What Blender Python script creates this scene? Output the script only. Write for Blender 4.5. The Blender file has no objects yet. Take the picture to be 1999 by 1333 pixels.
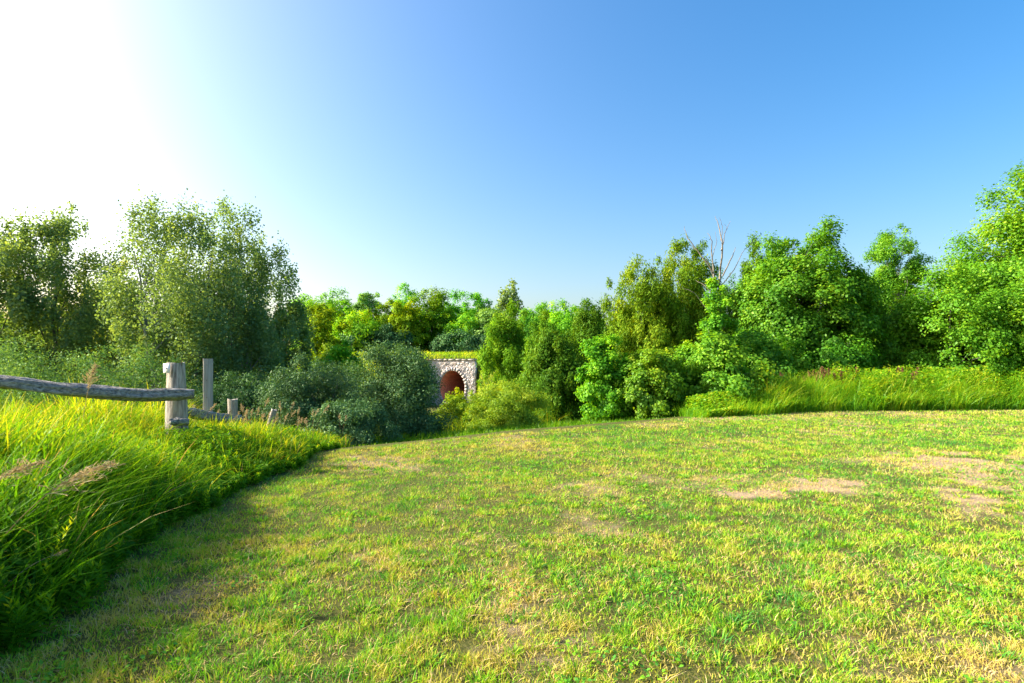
import bpy, math
import numpy as np
from mathutils import Vector

# ------------------------------------------------------------------ camera, sky, sun, exposure
sc = bpy.context.scene
C = sc.collection
EYE = 1.6
FPX = 1091.0          # focal length in pixels of the 1999 px wide photograph
HORIZON = 710.0
cd = bpy.data.cameras.new('camera'); cam = bpy.data.objects.new('camera', cd); C.objects.link(cam)
cam.location = (0, 0, EYE); cam.rotation_euler = (math.pi/2, 0, 0)
cd.sensor_width = 36; cd.lens = 36*FPX/1999; cd.shift_y = (HORIZON-666.5)/1999
cd.clip_start = .05; cd.clip_end = 3000
sc.camera = cam

SUN_AZ, SUN_EL = -90.0, 30.0
w = bpy.data.worlds.new('World'); sc.world = w; w.use_nodes = True
wn, wl = w.node_tree.nodes, w.node_tree.links
sky = wn.new('ShaderNodeTexSky'); sky.sky_type = 'NISHITA'; sky.sun_disc = False
sky.sun_elevation = math.radians(SUN_EL-2); sky.sun_rotation = math.radians(SUN_AZ+6)
sky.dust_density = 4; sky.air_density = 1; sky.ozone_density = 1
gm = wn.new('ShaderNodeGamma'); gm.inputs[1].default_value = .95
hs = wn.new('ShaderNodeHueSaturation'); hs.inputs['Saturation'].default_value = 1.58; hs.inputs['Hue'].default_value = .5
wl.new(sky.outputs[0], gm.inputs[0]); wl.new(gm.outputs[0], hs.inputs['Color'])
wl.new(hs.outputs[0], wn['Background'].inputs[0]); wn['Background'].inputs[1].default_value = .15

sl = bpy.data.lights.new('sun', 'SUN'); sl.energy = 4.9; sl.angle = math.radians(.6); sl.color = (1, .93, .79)
so = bpy.data.objects.new('sun', sl); C.objects.link(so)
a, e = math.radians(SUN_AZ), math.radians(SUN_EL)
so.rotation_euler = (-Vector((math.sin(a)*math.cos(e), math.cos(a)*math.cos(e), math.sin(e)))).to_track_quat('-Z', 'Y').to_euler()
vs = sc.view_settings; vs.view_transform = 'Standard'; vs.look = 'None'; vs.exposure = 1.24; vs.gamma = 1
sc.cycles.max_bounces = 8; sc.cycles.diffuse_bounces = 6; sc.cycles.transmission_bounces = 5
sc.cycles.transparent_max_bounces = 4

# ------------------------------------------------------------------ small maths
R0 = np.random.default_rng(7)
def _h(ix, iy, s):
    n = (ix.astype(np.int64)*374761393 + iy.astype(np.int64)*668265263 + s*1442695041) & 0x7fffffff
    n = ((n ^ (n >> 13))*1274126177) & 0x7fffffff
    return ((n ^ (n >> 16)) & 0xffff)/65535.0
def vnoise(x, y, s=0):
    ix, iy = np.floor(x), np.floor(y); fx, fy = x-ix, y-iy
    fx = fx*fx*(3-2*fx); fy = fy*fy*(3-2*fy)
    a_, b_ = _h(ix, iy, s), _h(ix+1, iy, s); c_, d_ = _h(ix, iy+1, s), _h(ix+1, iy+1, s)
    return (a_*(1-fx)+b_*fx)*(1-fy)+(c_*(1-fx)+d_*fx)*fy
def fbm(x, y, s=0, o=4):
    x = np.asarray(x, float); y = np.asarray(y, float); v = 0; am = 1; t = 0
    for k in range(o):
        v = v+am*vnoise(x*2**k+17*k, y*2**k+9*k, s+k); t += am; am *= .55
    return v/t
def sstep(a, b, x): t = np.clip((x-a)/(b-a), 0, 1); return t*t*(3-2*t)
def unit(v): return v/np.maximum(np.linalg.norm(v, axis=-1, keepdims=True), 1e-9)

# ------------------------------------------------------------------ terrain
EX = np.array([-200, -40, -14, -8, -6, -3.6, 0, 4.3, 10, 17.8, 30, 200.])
EY = np.array([5, 5, 7, 8.3, 8.8, 9.6, 12.6, 15.4, 20, 26, 32, 80.])
def zg(x, y):
    x = np.asarray(x, float); y = np.asarray(y, float)
    d = y-np.interp(x, EX, EY)
    s = .15-.10*sstep(4, 16, x)
    dd = np.where(d > 0, d*d/(d+2.2), 0)
    z = -6.8*(1-np.exp(-dd*s/6.8))
    far = sstep(6, 30, d)
    z = z+.5*far*(fbm(x*.08, y*.08, 3, 3)-.5)*sstep(90, 70, y)
    z = z+.05*(fbm(x*.35, y*.35, 5, 2)-.5)*sstep(2.5, 5, y)
    left = sstep(-3.5, -5.2, x)*sstep(12, 7, y)
    z = z+.22*left                                       # the low bank under the fence
    return z
ST = 100.0                                               # distance of the stone headwall
def ztop(x, y):                                          # wooded rise behind the rail embankment
    return 3.5+.035*np.maximum(y-108, 0)+1.2*(fbm(x*.02, y*.02, 8, 2)-.5)
def P(u, v, Y): return ((u-999.5)/FPX*Y, Y, EYE+(HORIZON-v)/FPX*Y)

# ------------------------------------------------------------------ mesh helpers
def tag(o, label=None, cat=None, group=None, kind=None):
    if label: o['label'] = label
    if cat: o['category'] = cat
    if group: o['group'] = group
    if kind: o['kind'] = kind
    return o
def link(name, me, mat=None, parent=None, loc=None):
    o = bpy.data.objects.new(name, me); C.objects.link(o)
    if mat is not None and me is not None and not me.materials: me.materials.append(mat)
    if parent is not None: o.parent = parent
    if loc is not None: o.location = loc
    return o
def thing(name, label, cat, loc=(0, 0, 0), rz=0, group=None):
    o = link(name, None, loc=loc); o.rotation_euler = (0, 0, rz)
    return tag(o, label, cat, group)
def np_mesh(name, V, F, attrs=None, smooth=False):
    """V (n,3); F list of (m,k) index arrays; attrs dict name->float per face"""
    me = bpy.data.meshes.new(name)
    me.vertices.add(len(V)); me.vertices.foreach_set('co', np.ascontiguousarray(V, np.float32).ravel())
    F = [f for f in F if len(f)]
    idx = np.concatenate([f.ravel() for f in F]).astype(np.int32)
    cnt = np.concatenate([np.full(len(f), f.shape[1]) for f in F])
    st = np.concatenate([[0], np.cumsum(cnt)[:-1]]).astype(np.int32)
    me.loops.add(len(idx)); me.loops.foreach_set('vertex_index', idx)
    me.polygons.add(len(cnt)); me.polygons.foreach_set('loop_start', st)
    if smooth: me.polygons.foreach_set('use_smooth', np.ones(len(cnt), bool))
    for k, v in (attrs or {}).items():
        dom = 'FACE' if len(v) == len(cnt) else 'POINT'
        at = me.attributes.new(k, 'FLOAT', dom); at.data.foreach_set('value', np.ascontiguousarray(v, np.float32))
    me.update(calc_edges=True)
    return me
class MB:
    def __init__(s): s.v = []; s.f4 = []; s.f3 = []; s.n = 0
    def add(s, V, F):
        F = np.asarray(F)+s.n; s.v.append(np.asarray(V, float)); s.n += len(V)
        (s.f4 if F.shape[1] == 4 else s.f3).append(F)
    def tube(s, pts, rad, n=7, cap=True, rough=0, rng=None):
        pts = np.asarray(pts, float); rad = np.broadcast_to(np.asarray(rad, float), (len(pts),))
        T = unit(np.gradient(pts, axis=0)); up = np.array([0, 0, 1.]) if abs(T[0, 2]) < .9 else np.array([1., 0, 0])
        S = unit(np.cross(T, up)); U = np.cross(S, T)
        an = np.linspace(0, 2*np.pi, n, endpoint=False)
        rr = rad[:, None]*np.ones(n)
        if rough: rr = rr*(1+rough*(rng.random((len(pts), n))-.5)+rough*1.2*(rng.random(n)-.5))
        V = pts[:, None]+rr[..., None]*(np.cos(an)[None, :, None]*S[:, None]+np.sin(an)[None, :, None]*U[:, None])
        k = len(pts); i = np.arange(k-1)[:, None]*n; j = np.arange(n)[None]; j2 = (j+1) % n
        F = np.stack([i+j, i+j2, i+n+j2, i+n+j], -1).reshape(-1, 4)
        s.add(V.reshape(-1, 3), F)
        if cap:
            for ring, c in ((0, pts[0]-T[0]*rad[0]*.15), (k-1, pts[-1]+T[-1]*rad[-1]*.15)):
                vv = np.vstack([V[ring], c[None]]); jj = np.arange(n)
                s.add(vv, np.stack([jj, (jj+1) % n, np.full(n, n)], -1))
    def box(s, x0, x1, y0, y1, z0, z1):
        V = np.array([(x, y, z) for z in (z0, z1) for x, y in ((x0, y0), (x1, y0), (x1, y1), (x0, y1))], float)
        s.add(V, [(3, 2, 1, 0), (4, 5, 6, 7), (0, 1, 5, 4), (1, 2, 6, 5), (2, 3, 7, 6), (3, 0, 4, 7)])
    def mesh(s, name, smooth=False):
        F = []
        if s.f4: F.append(np.concatenate(s.f4))
        if s.f3: F.append(np.concatenate(s.f3))
        return np_mesh(name, np.concatenate(s.v), F, smooth=smooth)

# ------------------------------------------------------------------ materials
def newmat(name):
    m = bpy.data.materials.new(name); m.use_nodes = True; n = m.node_tree.nodes; n.clear()
    return m, n, m.node_tree.links
def ramp(n, stops, interp='LINEAR'):
    r = n.new('ShaderNodeValToRGB'); cr = r.color_ramp; cr.interpolation = interp
    while len(cr.elements) < len(stops): cr.elements.new(.5)
    for el, (p, c) in zip(cr.elements, stops): el.position = p; el.color = (*c, 1)
    return r
def leafmat(name, stops, trans=.42, tcol=(1.5, 1.25, .35), gloss=.05, rough=.5):
    """two-sided leaf: diffuse + light coming through + a little sheen; colour varies leaf by leaf; object colour tints"""
    m, n, l = newmat(name)
    at = n.new('ShaderNodeAttribute'); at.attribute_name = 'rnd'
    r = ramp(n, stops); l.new(at.outputs['Fac'], r.inputs[0])
    oi = n.new('ShaderNodeObjectInfo')
    mu = n.new('ShaderNodeMix'); mu.data_type = 'RGBA'; mu.blend_type = 'MULTIPLY'; mu.inputs[0].default_value = 1
    l.new(r.outputs[0], mu.inputs[6]); l.new(oi.outputs['Color'], mu.inputs[7])
    tm = n.new('ShaderNodeMix'); tm.data_type = 'RGBA'; tm.blend_type = 'MULTIPLY'; tm.inputs[0].default_value = 1
    l.new(mu.outputs[2], tm.inputs[6]); tm.inputs[7].default_value = (*tcol, 1)
    df = n.new('ShaderNodeBsdfDiffuse'); tr = n.new('ShaderNodeBsdfTranslucent'); gl = n.new('ShaderNodeBsdfGlossy')
    gl.inputs['Roughness'].default_value = rough; gl.inputs['Color'].default_value = (.55, .65, .45, 1)
    l.new(mu.outputs[2], df.inputs[0]); l.new(tm.outputs[2], tr.inputs[0])
    m1 = n.new('ShaderNodeMixShader'); m1.inputs[0].default_value = trans
    l.new(df.outputs[0], m1.inputs[1]); l.new(tr.outputs[0], m1.inputs[2])
    m2 = n.new('ShaderNodeMixShader'); m2.inputs[0].default_value = gloss
    l.new(m1.outputs[0], m2.inputs[1]); l.new(gl.outputs[0], m2.inputs[2])
    o = n.new('ShaderNodeOutputMaterial'); l.new(m2.outputs[0], o.inputs[0])
    return m
def woodmat(name, c1, c2, scale=(18, 18, 2), bump=.5, rough=.85):
    m, n, l = newmat(name)
    tc = n.new('ShaderNodeTexCoord'); mp = n.new('ShaderNodeMapping'); mp.inputs['Scale'].default_value = scale
    l.new(tc.outputs['Object'], mp.inputs[0])
    nz = n.new('ShaderNodeTexNoise'); nz.inputs['Scale'].default_value = 1; nz.inputs['Detail'].default_value = 6; nz.inputs['Roughness'].default_value = .65
    l.new(mp.outputs[0], nz.inputs[0])
    r = ramp(n, [(.32, c1), (.62, c2)]); l.new(nz.outputs['Fac'], r.inputs[0])
    b = n.new('ShaderNodeBump'); b.inputs['Strength'].default_value = bump; b.inputs['Distance'].default_value = .02
    l.new(nz.outputs['Fac'], b.inputs['Height'])
    p = n.new('ShaderNodeBsdfPrincipled'); p.inputs['Roughness'].default_value = rough
    l.new(r.outputs[0], p.inputs['Base Color']); l.new(b.outputs[0], p.inputs['Normal'])
    o = n.new('ShaderNodeOutputMaterial'); l.new(p.outputs[0], o.inputs[0])
    return m
G = 1.0
M = {}
M['poplar'] = leafmat('poplar leaves', [(0, (.10, .19, .08)), (.6, (.19, .32, .12)), (.9, (.30, .42, .14)), (1, (.52, .56, .24))], .5, gloss=.05, rough=.45)
M['broad'] = leafmat('broad leaves', [(0, (.05, .19, .016)), (.5, (.12, .34, .02)), (.85, (.27, .50, .024)), (1, (.46, .54, .028))], .44, gloss=.03)
M['cedar'] = leafmat('cedar sprays', [(0, (.055, .13, .016)), (.55, (.125, .26, .018)), (1, (.27, .37, .032))], .32, gloss=.01)
M['willow'] = leafmat('grey green shrub leaves', [(0, (.044, .11, .044)), (.6, (.085, .185, .066)), (1, (.19, .32, .10))], .30, gloss=.04)
M['gold'] = leafmat('yellow green leaves', [(0, (.10, .21, .010)), (.6, (.24, .38, .014)), (1, (.48, .50, .022))], .45, gloss=.02)
M['tall'] = leafmat('tall grass blades', [(0, (.035, .15, .008)), (.4, (.10, .30, .010)), (.75, (.24, .42, .012)), (.94, (.42, .48, .03)), (1, (.45, .38, .16))], .5, tcol=(1.8, 1.35, .4), gloss=.02, rough=.4)
M['seed'] = leafmat('seed heads', [(0, (.26, .20, .09)), (.6, (.42, .34, .18)), (1, (.58, .49, .30))], .3, tcol=(1.2, 1, .8), gloss=.03)
M['bark'] = woodmat('bark', (.05, .045, .035), (.17, .155, .125), (9, 9, 3))
M['pale_bark'] = woodmat('pale bark', (.14, .14, .12), (.34, .33, .29), (7, 7, 3))
M['dead'] = woodmat('dead wood', (.12, .10, .08), (.27, .24, .19), (12, 12, 4))
M['weathered'] = woodmat('weathered cedar', (.12, .10, .08), (.46, .42, .36), (34, 34, 3), 1.3)
M['rail'] = woodmat('weathered rail', (.05, .045, .04), (.40, .375, .34), (3, 40, 40), 1.6)
M['sawn'] = woodmat('sawn grey post', (.22, .205, .19), (.40, .37, .34), (60, 60, 2), .4)
def simple(name, col, rough=.6, metal=0):
    m, n, l = newmat(name); p = n.new('ShaderNodeBsdfPrincipled'); p.inputs['Base Color'].default_value = (*col, 1)
    nz = n.new('ShaderNodeTexNoise'); nz.inputs['Scale'].default_value = 25; b = n.new('ShaderNodeBump'); b.inputs['Strength'].default_value = .15
    l.new(nz.outputs['Fac'], b.inputs['Height']); l.new(b.outputs[0], p.inputs['Normal'])
    p.inputs['Roughness'].default_value = rough; p.inputs['Metallic'].default_value = metal
    o = n.new('ShaderNodeOutputMaterial'); l.new(p.outputs[0], o.inputs[0]); return m

def groundmat():
    m, n, l = newmat('ground')
    at = n.new('ShaderNodeAttribute'); at.attribute_name = 'dry'
    tc = n.new('ShaderNodeTexCoord')
    n1 = n.new('ShaderNodeTexNoise'); n1.inputs['Scale'].default_value = 6; n1.inputs['Detail'].default_value = 8; n1.inputs['Roughness'].default_value = .7
    n2 = n.new('ShaderNodeTexNoise'); n2.inputs['Scale'].default_value = 55; n2.inputs['Detail'].default_value = 6; n2.inputs['Roughness'].default_value = .75
    l.new(tc.outputs['Object'], n1.inputs[0]); l.new(tc.outputs['Object'], n2.inputs[0])
    green = ramp(n, [(.3, (.035, .045, .012)), (.5, (.10, .11, .025)), (.7, (.28, .22, .08))])
    dirt = ramp(n, [(.3, (.20, .14, .08)), (.7, (.60, .45, .29))])
    l.new(n2.outputs['Fac'], green.inputs[0]); l.new(n2.outputs['Fac'], dirt.inputs[0])
    ad = n.new('ShaderNodeMath'); ad.operation = 'MULTIPLY_ADD'; ad.inputs[1].default_value = .9; 
    sb = n.new('ShaderNodeMath'); sb.operation = 'SUBTRACT'; sb.inputs[1].default_value = .5
    l.new(n1.outputs['Fac'], sb.inputs[0]); l.new(sb.outputs[0], ad.inputs[0]); l.new(at.outputs['Fac'], ad.inputs[2])
    st = ramp(n, [(.35, (0, 0, 0)), (.8, (1, 1, 1))]); l.new(ad.outputs[0], st.inputs[0])
    mx = n.new('ShaderNodeMix'); mx.data_type = 'RGBA'
    l.new(st.outputs[0], mx.inputs[0]); l.new(green.outputs[0], mx.inputs[6]); l.new(dirt.outputs[0], mx.inputs[7])
    b = n.new('ShaderNodeBump'); b.inputs['Strength'].default_value = .8; b.inputs['Distance'].default_value = .03
    l.new(n2.outputs['Fac'], b.inputs['Height'])
    p = n.new('ShaderNodeBsdfPrincipled'); p.inputs['Roughness'].default_value = .95; p.inputs['Specular IOR Level'].default_value = .1
    l.new(mx.outputs[2], p.inputs['Base Color']); l.new(b.outputs[0], p.inputs['Normal'])
    o = n.new('ShaderNodeOutputMaterial'); l.new(p.outputs[0], o.inputs[0]); return m
M['ground'] = groundmat()
M['lawn'] = leafmat('lawn blades', [(0, (.07, .27, .05)), (.26, (.15, .41, .025)), (.50, (.32, .56, .022)), (.68, (.52, .54, .05)), (.80, (.63, .48, .15)), (1, (.74, .54, .32))], .30, tcol=(1.25, 1.15, .5), gloss=.015)

# ------------------------------------------------------------------ ground sheet
def dryness(x, y):
    """where the mown grass is thin and dry: broad drift, small patches, and the bare spots of the photograph"""
    d = .27+.95*(fbm(x*.55, y*.55, 21, 4)-.5)+.55*(fbm(x*2.6, y*2.6, 31, 3)-.5)
    for cx, cy, rx, ry, k in ((7.6, 9.3, .8, .8, .6), (4.35, 7.4, .30, .35, .9), (3.0, 6.85, .35, .14, .8), (5.7, 6.7, .55, .40, .85), (7.1, 9.8, .35, .35, .7), (5.4, 5.8, .35, .25, .7),
                               (3.7, 7.1, .3, .25, .6), (6.4, 7.9, .35, .5, .8), (4.8, 11.6, .7, .7, .45), (8.6, 9.9, .7, .5, .6), (9.6, 8.8, .7, .6, .6),
                               (.78, 5.6, .45, .5, .2), (1.05, 4.7, .4, .35, .22), (1.66, 3.1, .40, .3, .30), (.1, 3.2, .5, .3, .2), (2.6, 2.9, .5, .25, .25),
                               (-1.8, 6.5, .45, .3, .35), (-1.2, 4.6, .5, .4, .2), (2.4, 4.4, .4, .3, .22), (-2.2, 3.7, .3, .3, .2), (5.8, 9.3, .5, .3, .4)):
        q = ((x-cx)/rx)**2+((y-cy)/ry)**2
        d = d+k*np.exp(-q*.6)*1.05*sstep(.38, .62, fbm(x*3.1, y*3.4, 44, 4))
    far = sstep(10, 18, y)
    d = d+.12*far
    return np.clip(d, 0, 1)
def grid(name, xs, ys, zf, mat, attr=None):
    X, Y = np.meshgrid(xs, ys); Z = zf(X, Y); V = np.stack([X, Y, Z], -1).reshape(-1, 3)
    nx, ny = len(xs), len(ys); i = np.arange(ny-1)[:, None]*nx; j = np.arange(nx-1)[None]
    F = np.stack([i+j, i+j+1, i+nx+j+1, i+nx+j], -1).reshape(-1, 4)
    me = np_mesh(name, V, [F], {'dry': attr(X, Y).ravel()} if attr else None, smooth=True)
    return link(name, me, mat)
xs = np.concatenate([[-1500, -700, -300, -150, -90, -60, -45, -35, -28, -22, -18, -15, -12, -10], np.arange(-8, 22, .16), [23, 25, 28, 32, 38, 46, 60, 90, 150, 300, 700, 1500]])
ys = np.concatenate([[-1500, -400, -120, -40, -15, -6, -2], np.arange(0, 26, .16), np.arange(26, 60, 1.5), np.arange(60, 140, 4), [160, 200, 300, 500, 900, 1500]])
def dryall(x, y):
    inl = sstep(-3.3, -3.1, x)*sstep(1.5, 0, y-np.interp(x, EX, EY))
    return dryness(x, y)*inl+.12*(1-inl)*fbm(x*.3, y*.3, 77, 2)
def zsheet(x, y):
    z = zg(x, y)
    # behind the embankment the sheet climbs up to carry the woods
    k = sstep(118, 130, y)
    return z*(1-k)+(ztop(x, y)-.6)*k
g = grid('ground', xs, ys, zsheet, M['ground'], dryall); tag(g, 'grassy ground falling away into the valley', None, None, 'structure')

# ------------------------------------------------------------------ grass blades
def blades(base, h, w, lean, phi, segs, rnd, droop=.35):
    """ribbons; base (n,3), h, w (n), lean (n,2) horizontal offset of the tip / h"""
    n = len(base); s = np.linspace(0, 1, segs+1)
    side = np.stack([np.cos(phi), np.sin(phi), np.zeros(n)], -1)
    L = np.concatenate([lean, np.zeros((n, 1))], 1); lm = np.linalg.norm(lean, axis=1)
    c = base[:, None]+L[:, None]*(h[:, None]*s**1.8)[..., None]
    c[..., 2] += h[:, None]*(s-droop*np.minimum(lm, 1.6)[:, None]*s**2.6)
    ww = w[:, None]*.5*np.minimum(1, (1-s[:-1])**.6)*(np.where(s[:-1] < .01, .7, 1))
    Lft = c[:, :-1]-side[:, None]*ww[..., None]; Rgt = c[:, :-1]+side[:, None]*ww[..., None]
    k = 2*segs+1
    V = np.empty((n, k, 3)); V[:, 0:2*segs:2] = Lft; V[:, 1:2*segs:2] = Rgt; V[:, -1] = c[:, -1]
    b = np.arange(n)[:, None]*k
    q = np.concatenate([b+np.array([[2*i, 2*i+1, 2*i+3, 2*i+2]]) for i in range(segs-1)], 0) if segs > 1 else np.zeros((0, 4), int)
    t = b+np.array([[2*segs-2, 2*segs-1, 2*segs]])
    at = np.concatenate([np.tile(rnd, segs-1), rnd]) if segs > 1 else rnd
    return V.reshape(-1, 3), q, t, at
class Stuff:
    def __init__(s): s.V = []; s.q = []; s.t = []; s.aq = []; s.at = []; s.n = 0
    def add(s, V, q, t, at):
        s.V.append(V)
        if len(q): s.q.append(q+s.n); s.aq.append(at[:len(q)])
        if len(t): s.t.append(t+s.n); s.at.append(at[len(q):])
        s.n += len(V)
    def mesh(s, name):
        F = []; A = []
        if s.q: F.append(np.concatenate(s.q)); A.append(np.concatenate(s.aq))
        if s.t: F.append(np.concatenate(s.t)); A.append(np.concatenate(s.at))
        return np_mesh(name, np.concatenate(s.V), F, {'rnd': np.concatenate(A)})

def lawn_blades(rng):
    S = Stuff()
    bands = ((1.6, 3.6, 8000, 2, .0062), (3.6, 5.2, 6000, 2, .0074), (5.2, 8, 3400, 1, .010), (8, 12, 1900, 1, .014), (12, 17, 900, 1, .02), (17, 27, 400, 1, .03))
    for y0, y1, den, sg, bw in bands:
        x0, x1 = -3.75, y1*1.0+1.5
        n = int((x1-x0)*(y1-y0)*den)
        x = rng.uniform(x0, x1, n); y = rng.uniform(y0, y1, n)
        edge = np.interp(x, EX, EY)
        ok = (x < y*1.0+1.2) & (x > -3.7) & (y < edge+.4)
        x, y = x[ok], y[ok]
        d = dryness(x, y)
        tuft = .6*vnoise(x*9, y*9, 51)+.4*fbm(x*3.2, y*3.2, 53, 2); lush = fbm(x*1.1, y*1.1, 61, 3)
        keep = rng.random(len(x)) < np.clip(1.3-1.55*np.clip(d-.42, 0, 1), .10, 1)*np.clip(.25+1.7*(tuft-.25), .08, 1)
        x, y, d, tuft, lush = x[keep], y[keep], d[keep], tuft[keep], lush[keep]; n = len(x)
        h = (.018+.036*rng.random(n)**1.5+.085*np.clip(tuft-.45, 0, 1)+.04*np.clip(lush-.5, 0, 1))*(1-.35*d)
        h *= 1+.25*(y > 8)
        rnd = .10+.50*rng.random(n)**1.1+.70*(fbm(x*.8, y*.8, 71, 3)-.45)+.85*(fbm(x*6, y*6, 81, 2)-.5)+.38*(d-.22)+.07
        # shift of tone from yellow-green on the left to blue-green on the right
        rnd += .10*sstep(2, -2.5, x)-.10*sstep(1.5, 5, x)*(y < 9)
        dead = rng.random(n) < (.15+1.15*np.clip(d-.26, 0, 1)+.25*(fbm(x*2.2, y*2.2, 66, 3)-.45))*(1-.35*sstep(7, 12, y))
        rnd = np.where(dead, .74+.26*rng.random(n), np.clip(rnd-.05, 0, .75))
        ln = rng.normal(0, .55, (n, 2)); ln = np.where(dead[:, None], ln*1.7, ln)
        V, q, t, at = blades(np.stack([x, y, zg(x, y)-.003], -1), h, bw*(.6+.8*rng.random(n)), ln, rng.uniform(0, np.pi, n), sg, np.clip(rnd, 0, 1), .2)
        S.add(V, q, t, at)
    return S
def leafquads(Pc, Nn, T, L, W, rnd, fold=.15):
    Nn = unit(Nn); T = unit(T-Nn*(T*Nn).sum(-1, keepdims=True)); S = np.cross(Nn, T)
    L = np.broadcast_to(L, (len(Pc),))[:, None]; W = np.broadcast_to(W, (len(Pc),))[:, None]
    V = np.stack([Pc-T*L*.5, Pc+S*W*.5+Nn*W*fold-T*L*.05, Pc+T*L*.5, Pc-S*W*.5+Nn*W*fold-T*L*.05], 1).reshape(-1, 3)
    q = np.arange(len(Pc)*4).reshape(-1, 4)
    return V, q, np.zeros((0, 3), int), rnd
rng = np.random.default_rng(11)
S = lawn_blades(rng)
# coarse blue green tussocks standing a little above the mown turf
n = 700; ty = 2.1+15*rng.random(n)**1.5; tx = -3+(ty+4)*rng.random(n)
ok = (fbm(tx*.9, ty*.9, 95, 3) > .46) & (ty < np.interp(tx, EX, EY)-.3); tx, ty = tx[ok], ty[ok]
nb = 46; x = np.repeat(tx, nb); y = np.repeat(ty, nb); rr = np.repeat(rng.uniform(.03, .11, len(tx)), nb); n = len(x)
an = rng.uniform(0, 6.28, n); dx, dy = np.cos(an), np.sin(an); q = np.sqrt(rng.random(n)); x = x+dx*rr*q; y = y+dy*rr*q
S.add(*blades(np.stack([x, y, zg(x, y)-.003], -1), (.035+.045*rng.random(n))*(.6+rr*4), .0065+.0009*y, np.stack([dx, dy], -1)*(.3+.7*rng.random(n))[:, None], rng.uniform(0, np.pi, n), 2, np.clip(np.repeat(rng.uniform(.12, .58, len(tx)), nb)+.18*rng.normal(0, 1, n), 0, .75), .25))
# clover, plantain and other small broad leaves in the turf
n = 26000; y = 2+14*rng.random(n)**1.6; x = -3.2+(y+4)*rng.random(n)
cl = fbm(x*1.7, y*1.7, 91, 3); ok = (cl > .56) & (y < np.interp(x, EX, EY)); x, y, cl = x[ok], y[ok], cl[ok]; n = len(x)
S.add(*leafquads(np.stack([x, y, zg(x, y)+.012+.02*rng.random(n)], -1), np.array([0, 0, 1.])+rng.normal(0, .35, (n, 3)), rng.normal(0, 1, (n, 3)), .022+.016*rng.random(n)+.0012*y, .016+.008*rng.random(n)+.001*y, .05+.35*rng.random(n)))
tag(link('lawn_grass', S.mesh('lawn_grass'), M['lawn']), 'short mown lawn grass with dry straw coloured and bare patches', None, None, 'stuff')

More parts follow.
